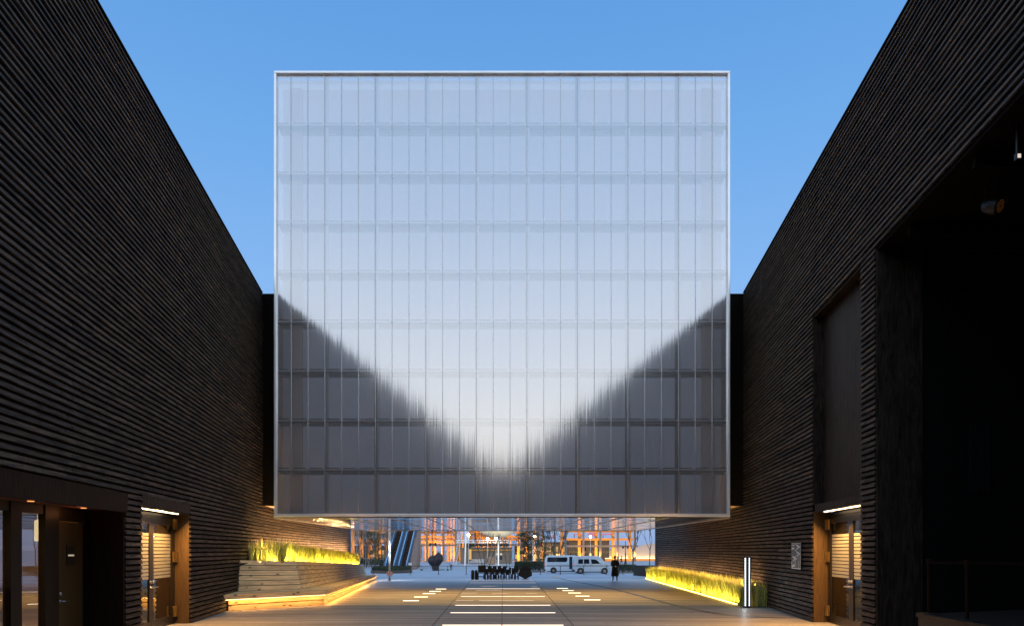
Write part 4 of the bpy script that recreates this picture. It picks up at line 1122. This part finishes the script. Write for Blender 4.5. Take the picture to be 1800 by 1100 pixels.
def hexring(rr, y0, y1):
    q = MB(); vs = [(rr * .94 * math.sin(a * math.pi / 3), y, .52 + rr * math.cos(a * math.pi / 3)) for y in (y0, y1) for a in range(6)]
    q.add(vs, [(0, 1, 2, 3, 4, 5), (11, 10, 9, 8, 7, 6)] + [(i, 6 + i, 6 + (i + 1) % 6, (i + 1) % 6) for i in range(6)]); return q
hexring(r_, -.02, .02).build('tabletop', M['black'], ht, bevel=.01)
q = MB(); q.add([(0, -.03, .52 + .18), (-.47, -.03, .52 - .0), (-.47, -.03, .52 - .25), (0, -.03, .03), (.47, -.03, .27), (.47, -.03, .52)], [(0, 1, 2, 3, 4, 5)])
q.build('lower_panel', M['trim'], ht)
MB().tube([(0, .03, .52), (0, .45, .25)], .03, 8).tube([(-.25, .45, .02), (.25, .45, .02)], .02, 8).tube([(0, .45, .02), (0, .45, .28)], .025, 8).build('pedestal', M['black'], ht)

# ------------------------------------------------------------------ bud sculpture, cones, ring, bench, planting bed
Y = 103.0; o = empty("bud_sculpture", on(765.3, Y), 0, "large dark bud-shaped sculpture with two lobes standing on the plaza", 'sculpture')
def lobe(cx_, w, hgt, tip, name):
    q = MB(); n_ = 24; vs = []; prof = [(.30, 0), (.55, .12), (.82, .30), (.97, .48), (1.0, .60), (.92, .74), (.70, .86), (.40, .95), (.12, 1.0), (.02, 1.04)]
    for r0, z0 in prof:
        for i in range(n_):
            t = 2 * math.pi * i / n_
            vs.append((cx_ * min(1, z0 * 2.2) + w * r0 * math.cos(t) * (1 + .03 * math.cos(8 * t)) + (tip * max(0, z0 - .7)), w * .9 * r0 * math.sin(t), .35 + z0 * hgt))
    fs = [(i * n_ + j, i * n_ + (j + 1) % n_, (i + 1) * n_ + (j + 1) % n_, (i + 1) * n_ + j) for i in range(len(prof) - 1) for j in range(n_)]
    fs += [tuple(range(n_))[::-1], tuple((len(prof) - 1) * n_ + j for j in range(n_))]
    q.add(vs, fs).build(name, mat("dark_ribbed_bronze", (.035, .03, .035), .4, metal=.5, var=.2), o, smooth=True)
lobe(-.38, .70, 1.85, .0, 'lobe'); lobe(.42, .68, 2.25, .2, 'lobe')
MB().lathe([(.45, 0), (.40, .1), (.55, .45), (.5, .7)], n=24).build('foot', M['black'], o, smooth=True)
for px, wh in ((741, "left of the bud sculpture"), (787, "right of the bud sculpture, by the walking person")):
    Y = 104.0; o = empty("traffic_cone", on(px, Y), 0, "green traffic cone on the plaza " + wh, 'traffic cone', 'green cones')
    MB().box(-.22, .22, -.22, .22, 0, .04).build('base', M['green'], o, bevel=.01)
    MB().lathe([(.16, .04), (.04, .68), (.03, .70)], n=18).build('cone', M['green'], o, smooth=True)
    MB().lathe([(.118, .30), (.092, .44)], n=18).build('reflective_band', M['paper'], o)
pa, pb = Vector(on(771, 104)), Vector(on(786, 104)); q = MB().tube([pa + Vector((0, 0, .12)), pb + Vector((-.3, 0, .12))], .06, 8)
tag(q.build('barrier_pipe', M['green']), "low dark green pipe lying between the bud sculpture and the right green cone", 'pipe')
Y = 66.0; q = MB(); c = Vector(on(685, Y))
vs = []; n1, n2 = 28, 10
for i in range(n1):
    for j in range(n2):
        a, t = 2 * math.pi * i / n1, 2 * math.pi * j / n2
        vs.append((c.x + (.24 + .07 * math.cos(t)) * math.cos(a), c.y + .07 * math.sin(t), c.z + .21 + (.14 + .07 * math.cos(t)) * math.sin(a)))
q.add(vs, [(i * n2 + j, i * n2 + (j + 1) % n2, ((i + 1) % n1) * n2 + (j + 1) % n2, ((i + 1) % n1) * n2 + j) for i in range(n1) for j in range(n2)])
tag(q.build('rubber_ring', M['orange'], smooth=True), "oval orange ring standing on the ground behind the white column", 'ring')
Y = 92.0; o = empty("plaza_bench", on(712.5, Y), 0, "low grey wooden bench right of the round shrub bed", 'bench')
for k in range(4): MB().box(-.62, .62, -.25 + k * .13, -.14 + k * .13, .40, .44).build('slat', M['kiosk'], o)
for x_ in (-.5, .42):
    for y_ in (-.2, .18): MB().box(x_, x_ + .06, y_, y_ + .06, 0, .40).build('leg', M['trim'], o)

def leaf_cloud(mb, c, rx, ry, rz, n, size, clumps=14, flat=False):
    cl = []
    for _ in range(clumps):
        u = Vector((random.gauss(0, .5), random.gauss(0, .5), random.gauss(0, .5)))
        if u.length > 1: u.normalize()
        cl.append((c[0] + u.x * rx, c[1] + u.y * ry, c[2] + u.z * rz))
    for _ in range(n):
        q = random.choice(cl); sc = .38
        p = Vector((q[0] + random.gauss(0, rx * sc * .6), q[1] + random.gauss(0, ry * sc * .6), q[2] + random.gauss(0, rz * sc * .6)))
        a = Vector((random.gauss(0, 1), random.gauss(0, 1), random.gauss(0, 1))).normalized(); b_ = a.cross(Vector((random.gauss(0, 1), random.gauss(0, 1), random.gauss(0, 1)))).normalized()
        s = size * random.uniform(.6, 1.3)
        mb.quad(p - a * s, p - b_ * s * .6, p + a * s, p + b_ * s * .6)

def branches(mb, p, d, l, r, depth, spread, up=.25, tips=None):
    q = p + d * l
    mid = p + d * l * .5 + Vector((random.uniform(-1, 1), random.uniform(-1, 1), 0)) * l * .04
    mb.tube([p, mid, q], [r, r * .85, r * .68], 6 if depth > 2 else 4, cap=False)
    if depth == 0:
        if tips is not None: tips.append(q)
        return
    for _ in range(random.choice((2, 3, 3)) if depth > 1 else random.choice((2, 3))):
        v = Vector((random.uniform(-1, 1), random.uniform(-1, 1), random.uniform(-.2, .6))) * spread
        nd = (d + v + Vector((0, 0, up))).normalized()
        branches(mb, q, nd, l * random.uniform(.62, .85), r * .62, depth - 1, spread, up, tips)
    if tips is not None and depth < 3: tips.append(q)

def tree(name, px, Y, h, label, leaves=0, lsize=.1, trunks=1, spread=.55, depth=5, pale=False, lr=(1, 1), group=None, rb=.10, leafm='leaf', start=None, colm=None):
    o = empty(name, on(px, Y), 0, label, 'tree', group); mb = MB(); tips = []
    for t in range(trunks):
        off = Vector(((t - (trunks - 1) / 2) * .35, random.uniform(-.2, .2), 0))
        lean = Vector(((t - (trunks - 1) / 2) * .22 + random.uniform(-.06, .06), random.uniform(-.1, .1), 1)).normalized()
        l0 = start or h * .26
        mb.tube([off, off + lean * l0 * .5, off + lean * l0], [rb * 1.25, rb * 1.05, rb], 8, cap=False)
        for _ in range(3):
            v = Vector((random.uniform(-1, 1), random.uniform(-.8, .8), random.uniform(.0, .5))) * spread
            branches(mb, off + lean * l0, (lean + v).normalized(), h * .22, rb * .7, depth - 1, spread, tips=tips)
    mb.build('trunk', M['bark_pale' if pale else 'bark'], o)
    if leaves:
        q = MB()
        for _ in range(leaves):
            c_ = random.choice(tips); p = c_ + Vector((random.gauss(0, .28), random.gauss(0, .28), random.gauss(0, .32)))
            if colm and random.random() < .75:
                zz = random.uniform(.8, h); kk = int(zz * 1.7) * 2.399; p = Vector((math.cos(kk) * colm * .6 + random.gauss(0, colm * .4), math.sin(kk) * colm * .6 + random.gauss(0, colm * .4), zz))
            a = Vector((random.gauss(0, 1), random.gauss(0, 1), random.gauss(0, 1))).normalized(); b_ = a.orthogonal().normalized()
            s = lsize * random.uniform(.6, 1.4); q.quad(p - a * s, p - b_ * s * .5, p + a * s, p + b_ * s * .5)
        q.build('crown', M[leafm], o)
    return o
tree('bare_tree', 1112, 100, 7.2, "bare forked tree in front of the right timber frame, behind the stored posts", spread=.42, depth=5, rb=.10, start=2.6, trunks=1)
tree('bare_tree', 1142, 112, 8.0, "bare tree branching at the end of the right louvred wall", spread=.5, depth=4, rb=.07, start=3)
tree('bare_tree', 854, 128, 7.6, "bare multi-stemmed tree in front of the grey timber kiosk", spread=.38, trunks=4, depth=4, rb=.06, start=1.6)
tree('bare_tree', 893, 124, 6.5, "thin bare tree between the kiosk and the leafy tree", spread=.35, trunks=2, depth=4, rb=.05, start=1.4)
tree('leafy_tree', 926, 118, 7.5, "leafy evergreen tree before the orange timber frame, nearest the floodlight", leaves=3600, lsize=.10, spread=.25, trunks=3, depth=4, rb=.05, start=.8, colm=1.0)
tree('leafy_tree', 952, 116, 9.0, "leafy dark evergreen tree just left of the long white van", leaves=3600, lsize=.11, spread=.45, trunks=2, depth=4, rb=.07, start=2.0, colm=1.5)
tree('bare_tree', 981, 112, 8.0, "leaning tree rising behind the roof of the long white van", leaves=900, lsize=.09, colm=.8, spread=.35, trunks=2, depth=4, rb=.10, start=3)
tree('bare_tree', 996, 114, 8.0, "tree with pale trunk just left of the right timber frame", spread=.25, trunks=1, depth=3, rb=.16, start=5, pale=True)
lt = [(622, 'at the end of the left louvred wall'), (636, 'behind the far end of the bench planter'), (646, 'left of the green tree'), (656, 'just left of the green tree crown'), (678, 'right of the green tree, before the escalator'), (688, 'closest to the escalators'), (629, 'second from the wall end'), (642, 'third pale one from the wall end'), (650, 'behind the pair of people, left side'), (671, 'behind the pair of people, right side'), (683, 'second from the escalators')]
for k, (px, wh) in enumerate(lt):
    tree('birch_tree', px, 112 + (k * 7) % 20, 8.5, "bare pale-barked tree " + wh, spread=.30, trunks=2, depth=5, rb=.07, start=2.0, pale=(k % 2 == 0), group='bare trees at far left')
tree('leafy_tree', 664, 106, 6.8, "loose green tree among the bare trees at far left", leaves=2600, lsize=.08, spread=.34, trunks=2, depth=4, rb=.05, start=1.2, colm=1.1)

# planted beds with shrubs (low walls)
def bed(name, x0, x1, Y0, Y1, h, label, n, curved=False):
    o = empty(name, on((x0 + x1) / 2, Y0), 0, label, 'planting bed')
    cx_ = o.location.x; a, b_ = (x0 - CX) * Y0 / F - cx_, (x1 - CX) * Y0 / F - cx_
    dz = gz(Y1) - gz(Y0)
    if curved:
        q = MB(); nn = 36; w, dd = (b_ - a) / 2, (Y1 - Y0) / 2
        for i in range(nn):
            t0, t1 = 2 * math.pi * i / nn, 2 * math.pi * (i + 1) / nn
            p0, p1 = (w * math.cos(t0), dd + dd * math.sin(t0)), (w * math.cos(t1), dd + dd * math.sin(t1))
            q.quad((*p0, -.3), (*p1, -.3), (*p1, h * .5), (*p0, h * .5)); q.add([(0, dd, h * .45), (*p0, h * .5), (*p1, h * .5)], [(0, 1, 2)])
        q.build('kerb', mat("brown_kerb", (.10, .075, .06), .8), o)
    else:
        MB().box(a, b_, 0, Y1 - Y0, -.4, .14).build('kerb', M['kiosk'], o)
    q = MB()
    for _ in range(n):
        x_ = random.uniform(a, b_); y_ = random.uniform(0, Y1 - Y0)
        if curved and ((x_ / ((b_ - a) / 2)) ** 2 + ((y_ - (Y1 - Y0) / 2) / ((Y1 - Y0) / 2)) ** 2) > .92: continue
        z_ = random.random() ** .7 * h; v = Vector((random.gauss(0, .4), random.gauss(0, .4), 1)).normalized(); s = random.uniform(.04, .09)
        p = Vector((x_, y_, h * .2 + z_)); w_ = v.orthogonal().normalized() * s * .5
        q.quad(p - v * s * 1.6, p - w_, p + v * s * 1.6, p + w_)
    q.build('shrubs', M['shrub'], o)
bed('shrub_bed', 640, 714, 82, 92, .55, "round raised bed of dark low shrubs beyond the bench", 3600, True)
bed('hedge', 905, 958, 90, 93, 1.1, "dark green hedge left of the long white van behind the hexagonal table", 4500)
bed('shrub_bed', 1085, 1120, 84, 87, .8, "low shrubs behind the stored posts, right of the person in the coat", 1800)
bed('hedge', 617, 690, 132, 135, 1.1, "long low hedge at the foot of the bare trees at far left", 4500)

# painted yellow line on the plaza
a, b_ = at(970, 1008.5, 64), at(984, 1016.2, 54.2)
q = MB(); q.quad((a.x - .1, 64, gz(64) + .005), (a.x + .14, 64, gz(64) + .005), (b_.x + .14, 54.2, gz(54.2) + .005), (b_.x - .1, 54.2, gz(54.2) + .005))
tag(q.build('painted_line', mat("yellow_paint", (.62, .38, .05), .6)), kind='structure')

# ------------------------------------------------------------------ black lamp posts
for px, Y, top, lab in ((760.8, 112, 942, "black lamp post with two side boxes rising behind the bud sculpture"), (1099.3, 130, 950, "black lamp post with two side boxes before the glowing pale wall")):
    o = empty("lamp_post", on(px, Y), 0, lab, 'lamp post', 'black lamp posts'); h = EYE + (CY - top) * Y / F - gz(Y)
    MB().lathe([(.09, 0), (.09, h * .55), (.06, h * .56), (.05, h)], n=10).build('pole', M['black'], o)
    MB().box(-.5, .5, -.03, .03, h * .76, h * .79).build('arm', M['black'], o)
    for s in (-1, 1): MB().box(s * .42 - .16, s * .42 + .16, -.12, .12, h * .71, h * .80).build('side_box', M['black'], o, bevel=.02)

# ------------------------------------------------------------------ escalators
def escalator(x0, x1, lab):
    Y0, n = 113.0, 30; o = empty("escalator", on((x0 + x1) / 2, Y0), 0, lab, 'escalator', 'pair of escalators'); k = Y0 / F
    w = (x1 - x0) * k; st = w * .55 / 2; z_ = 0
    q = MB()
    for i in range(n): q.box(-st, st, i * .42, (i + 1) * .42, i * .235 - .3, i * .235 + .02)
    q.build('steps', mat("dark_step", (.05, .025, .015), .5, metal=.4), o)
    q = MB()
    for i in range(n): q.box(-st, st, i * .42 - .02, i * .42, i * .235 - .02, i * .235 + .015)
    q.build('step_nosing', mat("step_edge", (.30, .14, .06), .4), o)
    blue = mat("blue_lit_glass", (.05, .14, .28), .15, emit=(.08, .34, .75), estr=.08)
    for s in (-1, 1):
        xa, xb = s * st, s * (st + .5 * (w / 2 - st)); xc = s * w / 2
        for (u, v_, m2, nm_, zz) in ((xa, xb, blue, 'balustrade', .95), (xb, xc, mat("blue_cladding", (.03, .055, .10), .35), 'outer_skirt', .45)):
            lo, hi = min(u, v_), max(u, v_); q = MB(); y1, z1 = n * .42, n * .235
            q.hexa([(lo, -.6, -.3), (hi, -.6, -.3), (hi, y1, z1 - .6), (lo, y1, z1 - .6), (lo, -.6, zz), (hi, -.6, zz), (hi, y1, z1 + zz), (lo, y1, z1 + zz)])
            q.build(nm_, m2, o)
        q = MB().tube([(s * (st + .04), -.7, .1), (s * (st + .04), -.8, .6), (s * (st + .04), -.5, 1.0), (s * (st + .04), n * .42, n * .235 + 1.05)], .05, 8)
        q.build('handrail', mat("pale_handrail", (.30, .50, .70), .4, emit=(.25, .55, .9), estr=.12), o)
    return o
escalator(674, 698, "left escalator with blue-lit sides rising away from the plaza")
escalator(698, 719.5, "right escalator with blue-lit sides beside the sloping concrete wall")
q = MB(); y0, y1 = 112.5, 127
X_ = lambda px, Y: (px - CX) * Y / F
q.hexa([(X_(720, y0), y0, -.95), (X_(731, y0), y0, -.95), (X_(737.5, y1), y1, -.95), (X_(728, y1), y1, -.95), (X_(720, y0), y0, -.3), (X_(722, y0), y0, -.3), (X_(739, y1), y1, 7.2), (X_(734, y1), y1, 7.2)])
tag(q.build('sloping_wall', mat("rosy_concrete", (.26, .17, .13), .7, var=.15)), "sloping brown wall beside the right escalator", 'wall')
q = MB(); q.box((733 - CX) * 128 / F, (736.2 - CX) * 128 / F, 128, 130, -.95, 3.2)
tag(q.build('dark_pier', M['trim']), "dark upright pier between the sloping wall and the orange timber frame", 'pier')

# ------------------------------------------------------------------ timber frames of the great ring
def frame(name_lab, cols, Y, zs, grey_z, ztop, orange_dx=-4.5, back=5.0, x_ext=(0, 0), infill=False, greyc=True):
    o = empty("timber_lattice", on(cols[0], Y), 0, name_lab, 'timber structure', 'timber frames across the plaza'); k = Y / F; g0 = gz(Y); x00 = o.location.x
    X = lambda px: (px - CX) * k - x00
    for c_ in cols:
        if greyc: MB().box(X(c_) - .26, X(c_) + .26, -.26, .26, 0, ztop - g0).build('column', M['glulam_grey'], o)
        MB().box(X(c_ + orange_dx) - .34, X(c_ + orange_dx) + .34, back, back + .6, 0, ztop - g0).build('column', M['glulam'], o)
        if infill:
            MB().box(X(c_ + orange_dx + 8) - .25, X(c_ + orange_dx + 8) + .25, back + 3, back + 3.5, 0, ztop - g0).build('column', M['glulam'], o)
            MB().box(X(c_ + orange_dx + 15) - .25, X(c_ + orange_dx + 15) + .25, back + 1, back + 1.5, 0, ztop - g0).build('column', M['glulam'], o)
    xa, xb = X(cols[0] + orange_dx) - x_ext[0], X(cols[-1]) + x_ext[1]
    if greyc:
        MB().box(xa - .2, xb + .8, -.18, .18, grey_z - .25 - g0, grey_z + .25 - g0).build('cross_beam', M['glulam_grey'], o)
    for z_ in zs:
        MB().box(xa, xb, back - .35, back - .01, z_ - .28 - g0, z_ + .28 - g0).build('beam', M['glulam'], o)
        if infill: MB().box(xa, xb, back + 2.6, back + 2.99, z_ - .9 - g0, z_ - .4 - g0).build('beam', M['glulam'], o)
    MB().box(xa - 1, xb + 1, -1.0, back + 5, ztop - g0, ztop + .5 - g0).build('deck_slab', M['glulam'], o)
    MB().box(xa - .5, xb + .5, -.6, back + 4, -.3, .12).build('plinth', mat("warm_plinth", (.45, .33, .2), .8), o)
    return o
ORG = (1.0, .50, .10)
frame("orange-lit timber frame at far left behind the bare trees", [618, 634, 650, 666, 683], 188, [4.6, 7.0, 9.4], 3.4, 12.0, infill=True, greyc=False)
frame("orange-lit timber frame left of centre behind the bud sculpture", [738, 750.5, 779.5, 801], 186, [4.2, 5.6, 7.4, 9.4], 3.3, 12.0, infill=True)
frame("orange-lit timber frame behind the centre of the plaza with the leafy tree in front", [887, 916.5, 945.5], 186, [5.6, 7.4, 9.4], 3.4, 12.0, infill=True)
frame("orange-lit timber frame at the right with open blue bays above the vans", [994, 1025.5, 1055.5, 1086, 1116], 188, [4.9, 7.0, 9.4], 3.1, 12.0, orange_dx=-5, back=3.0)
frame("distant orange timber frame above the white truss", [830, 842, 854, 866, 878], 200, [5.6, 7.2, 9.0], 3.6, 12.0, infill=True, greyc=False)
for px, Y, e in ((627, 187, 2600), (660, 187, 2600), (745, 188.5, 2600), (768, 188.5, 3200), (792, 188.5, 2600), (902, 188.5, 3200), (932, 188.5, 3200), (1010, 188.5, 2400), (1042, 188.5, 2400), (1072, 188.5, 2400), (1104, 188.5, 2400), (842, 202, 2600), (866, 202, 2600)):
    area("ring_lamp", (on(px, Y)[0], Y - .9, .6), (3.5, 1.2), e * .25, ORG, (0, 1, .55), (1, 0, 0))

# ------------------------------------------------------------------ kiosks, truss, canopy, poles
def kiosk(px0, px1, ytop, Y, lab, depth=6):
    k = Y / F; o = empty("timber_kiosk", on((px0 + px1) / 2, Y), 0, lab, 'kiosk', 'grey timber kiosks'); h = EYE + (CY - ytop) * k - gz(Y); w = (px1 - px0) * k / 2
    MB().box(-w, w, 0, depth, 0, h).build('wall', M['kiosk'], o)
    MB().box(-w - .15, w + .15, -.25, depth + .2, h, h + .25).build('roof', M['kiosk'], o); return o, w, h
o, w, h = kiosk(809.5, 822, 964, 158, "small grey timber kiosk at the left end of the row")
o, w, h = kiosk(829, 900, 963, 160, "long grey timber kiosk with white posters and a dark window")
for a, b_ in ((-w, -w + 1.4), (-w + 1.55, -w + 2.9)):
    MB().box(a, b_, -.06, -.02, .15, 1.0).build('poster', M['paper'], o)
    q = MB()
    for r_ in range(5): q.box(a + .12, b_ - .15, -.075, -.062, .25 + r_ * .14, .29 + r_ * .14)
    q.build('poster_print', mat("poster_ink", (.25, .22, .3), .6), o)
MB().box(w - 3.6, w - 2.2, -.05, .0, .9, 2.3).build('window', M['carglass'], o)
MB().box(-w, w, -.4, -.25, h - .6, h - .25).build('orange_fascia', M['glulam'], o)
q = MB(); c = on(863, 150); q.lathe([(.75, 0), (.85, .1), (.8, 1.5), (.6, 1.6)], c, 6)
tag(q.build('stone_block', mat("pinkish_stone", (.36, .25, .18), .8, var=.2)), "pinkish faceted stone block before the long kiosk", 'stone block')
# white truss with floodlights
Y = 148.0; k = Y / F; o = empty("lighting_truss", on(848, Y), 0, "white horizontal lighting truss above the kiosks", 'truss'); xx0 = o.location.x; g0 = gz(Y)
q = MB(); zt1, zt2 = EYE + (CY - 949) * k - g0, EYE + (CY - 953.5) * k - g0
xa, xb = (801 - CX) * k - xx0, (898 - CX) * k - xx0
for z_ in (zt1, zt2): q.tube([(xa, 0, z_), (xb, 0, z_)], .09, 8)
q.build('chord', M['white_metal'], o)
q = MB(); n = 24
for i in range(n):
    x0_, x1_ = xa + (xb - xa) * i / n, xa + (xb - xa) * (i + .5) / n; x2_ = xa + (xb - xa) * (i + 1) / n
    q.tube([(x0_, 0, zt2), (x1_, 0, zt1), (x2_, 0, zt2)], .035, 5)
q.build('web', M['white_metal'], o)
for i in range(12):
    x_ = xa + (xb - xa) * (.27 + .06 * i); MB().lathe([(.28, 0), (.36, -.35), (.2, -.6)], (x_, 0, zt2 - .15), 12).build('hanging_spotlight', M['black'], o)
for px, py, Y, lab in ((823.5, 939.5, 152, "bright white floodlight above the small kiosk"), (857.3, 946.5, 147, "left one of the two bright floodlights under the cream canopy"), (871.8, 945.8, 147, "right one of the two bright floodlights under the cream canopy"),
                       (939.5, 941.5, 150, "bright floodlight beside the leafy trees"), (1038, 942.5, 184, "bright floodlight inside the right timber frame")):
    c = at(px, py, Y); o = empty("floodlight", tuple(c), 0, lab, 'floodlight', 'floodlights over the plaza')
    MB().lathe([(.02, -.28), (.2, -.2), (.28, 0), (.2, .2), (.02, .28)], n=14, axis='z').build('lamp', M['flood'], o)
    MB().tube([(0, .3, 0), (0, .3, -c.z + gz(Y))], .04, 6).build('mast', M['white_metal'], o)
# cream canopy
c = at(875, 944.5, 142); o = empty("round_canopy", (c.x, 142, gz(142)), 0, "huge cream bowl-shaped canopy hanging over the plaza", 'canopy')
q = MB(); zb_ = c.z - gz(142); q.lathe([(.05, zb_), (1.6, zb_ + .2), (2.8, zb_ + .7), (3.9, zb_ + 1.45), (5.0, zb_ + 2.3), (5.2, zb_ + 2.5)], n=48)
q.build('membrane', M['cream'], o, smooth=True)
area('canopy_lamp', (c.x, 134, 1.4), (6, 1.5), 420, (1, .88, .62), (0, 1, .85), (1, 0, 0))
for px_ in (820, 876, 933):
    b0 = Vector(on(px_ - (3 if px_ == 820 else 0) + (5 if px_ == 933 else 0), 140)); b0.z = gz(140)
    t0 = at(px_, 905, 140); q = MB().tube([b0 - o.location, t0 - o.location], .14, 10)
    q.build('mast', M['white_metal'], o)
# slender leaning truss
a, b_ = Vector(on(799, 150)), at(812, 930, 150); q = MB()
for dx in (-.3, .3): q.tube([a + Vector((dx, 0, 0)), b_ + Vector((dx, 0, 0))], .05, 6)
for i in range(14):
    p0, p1 = a.lerp(b_, i / 14), a.lerp(b_, (i + 1) / 14); q.tube([p0 + Vector((-.3, 0, 0)), p1 + Vector((.3, 0, 0))], .03, 4)
tag(q.build('leaning_truss', M['white_metal']), "slender white lattice truss leaning right of the left timber frame", 'truss')

# ------------------------------------------------------------------ pale glowing wall and far buildings at the right
o = empty("pale_curved_wall", on(1110, 205), 0, "long pale wall lit from its foot by a warm strip, behind the right timber frame", 'wall'); x00 = o.location.x; k = 205 / F; g0 = gz(205)
X = lambda px: (px - CX) * k - x00
q = MB(); prof = [(1070, 968), (1078, 961), (1090, 958), (1102, 962), (1112, 966), (1120, 961), (1130, 957), (1145, 955), (1175, 952), (1175, 990), (1070, 990)]
m_ = len(prof); vs = [(X(a), 0, EYE + (CY - b_) * k - g0) for a, b_ in prof] + [(X(a), 1.2, EYE + (CY - b_) * k - g0) for a, b_ in prof]
q.add(vs, [tuple(range(m_)), tuple(range(m_, 2 * m_))[::-1]] + [(i, m_ + i, m_ + (i + 1) % m_, (i + 1) % m_) for i in range(m_)])
q.build('wall', mat("pale_render", (.50, .48, .47), .85), o)
zl = EYE + (CY - 980.5) * k - g0
MB().box(X(1062), X(1175), -2.2, -1.8, 0, zl - .1).build('low_wall', M['glulam'], o)
MB().box(X(1062), X(1175), -1.9, -1.8, zl - .08, zl + .06).build('strip_light', glow("far_warm_led", (1, .72, .30), 5), o)
area("pale_wall_lamp", (x00 + (X(1062) + X(1175)) / 2, 205 - .3, zl + g0 + .1), (X(1175) - X(1062), .2), 170, (1, .62, .22), (0, .45, 1), (1, 0, 0), 170)
area("low_wall_lamp", (x00 + (X(1062) + X(1175)) / 2, 205 - 3.4, g0 + .2), (X(1175) - X(1062), .3), 160, (1, .5, .12), (0, 1, .6), (1, 0, 0), 170)

def far_building(px0, px1, ytop, Y, lab, wall, lit, rows_, cols_):
    k = Y / F; o = empty("distant_building", on((px0 + px1) / 2, Y), 0, lab, 'building', 'distant buildings'); h = EYE + (CY - ytop) * k - gz(Y); w = (px1 - px0) * k / 2
    MB().box(-w, w, 0, 12, 0, h).build('wall', wall, o)
    MB().box(-w - .3, w + .3, -.3, 12.3, h, h + .3).build('roof', M['trim'], o)
    for r_ in range(rows_):
        for c_ in range(cols_):
            if random.random() < .12: continue
            x_ = -w + 2 * w * (c_ + .15) / cols_; z_ = .4 + (h - .8) * r_ / rows_
            f_ = MB().box(x_, x_ + 2 * w / cols_ * .7, -.05, -.01, z_, z_ + (h - .8) / rows_ * .72).build('window', lit if random.random() < .6 else M['carglass'], o)
    return o
darkw = mat("dark_glass_facade", (.05, .055, .06), .4); tan = mat("tan_facade", (.30, .23, .14), .7)
litw = glow("lit_window", (1.0, .62, .25), .75)
far_building(1000, 1071, 950, 204, "dark glazed building seen through the right timber frame", darkw, glow("dim_window", (.7, .6, .45), .14), 2, 16)
far_building(948, 998, 954, 215, "tan low building with warm windows behind the leaning tree", tan, litw, 2, 12)
far_building(618, 735, 960, 260, "low grey building beyond the left timber frame", darkw, litw, 1, 20)
far_building(804, 830, 955, 200, "dark low building behind the small kiosk", M['shrub'], litw, 1, 3)
far_building(905, 945, 958, 214, "dark building with warm windows behind the centre timber frame", darkw, litw, 2, 8)
# red roof lettering (unreadable strokes) far off
def sgn(px0, px1, py0, py1, Y, lab, n):
    o = empty("roof_sign", tuple(at((px0 + px1) / 2, py1, Y)), 0, lab, 'roof sign', 'red roof signs'); k = Y / F
    w, h = (px1 - px0) * k / 2, (py1 - py0) * k; q = MB()
    q.box(-w, w, -.1, .1, h * .42, h * .58)
    for i in range(n):
        x_ = -w + 2 * w * (i + .5) / n; q.box(x_ - .12, x_ + .12, -.1, .1, random.uniform(0, .3) * h, h * random.uniform(.7, 1))
        q.box(x_ - .5, x_ + .5, -.1, .1, h * .85, h * .97)
    q.build('strokes', glow("red_neon", (1, .05, .04), .9), o)
    q = MB(); zz = o.location.z - gz(Y)
    for s in (-.8, .8): q.box(w * s - .1, w * s + .1, .1, .3, -zz, h * .5)
    q.build('support', M['trim'], o)
sgn(969, 977, 939, 949, 262, "tall red sign with crossed strokes left of the right timber frame", 1)
sgn(1008, 1023, 937.5, 941, 262, "red sign in the first bay of the right timber frame", 3)
sgn(1034, 1051, 936, 943, 262, "large pinkish red sign behind the floodlight in the second bay", 4)
sgn(1058, 1080, 937, 940.5, 262, "low red sign in the third bay of the right timber frame", 5)
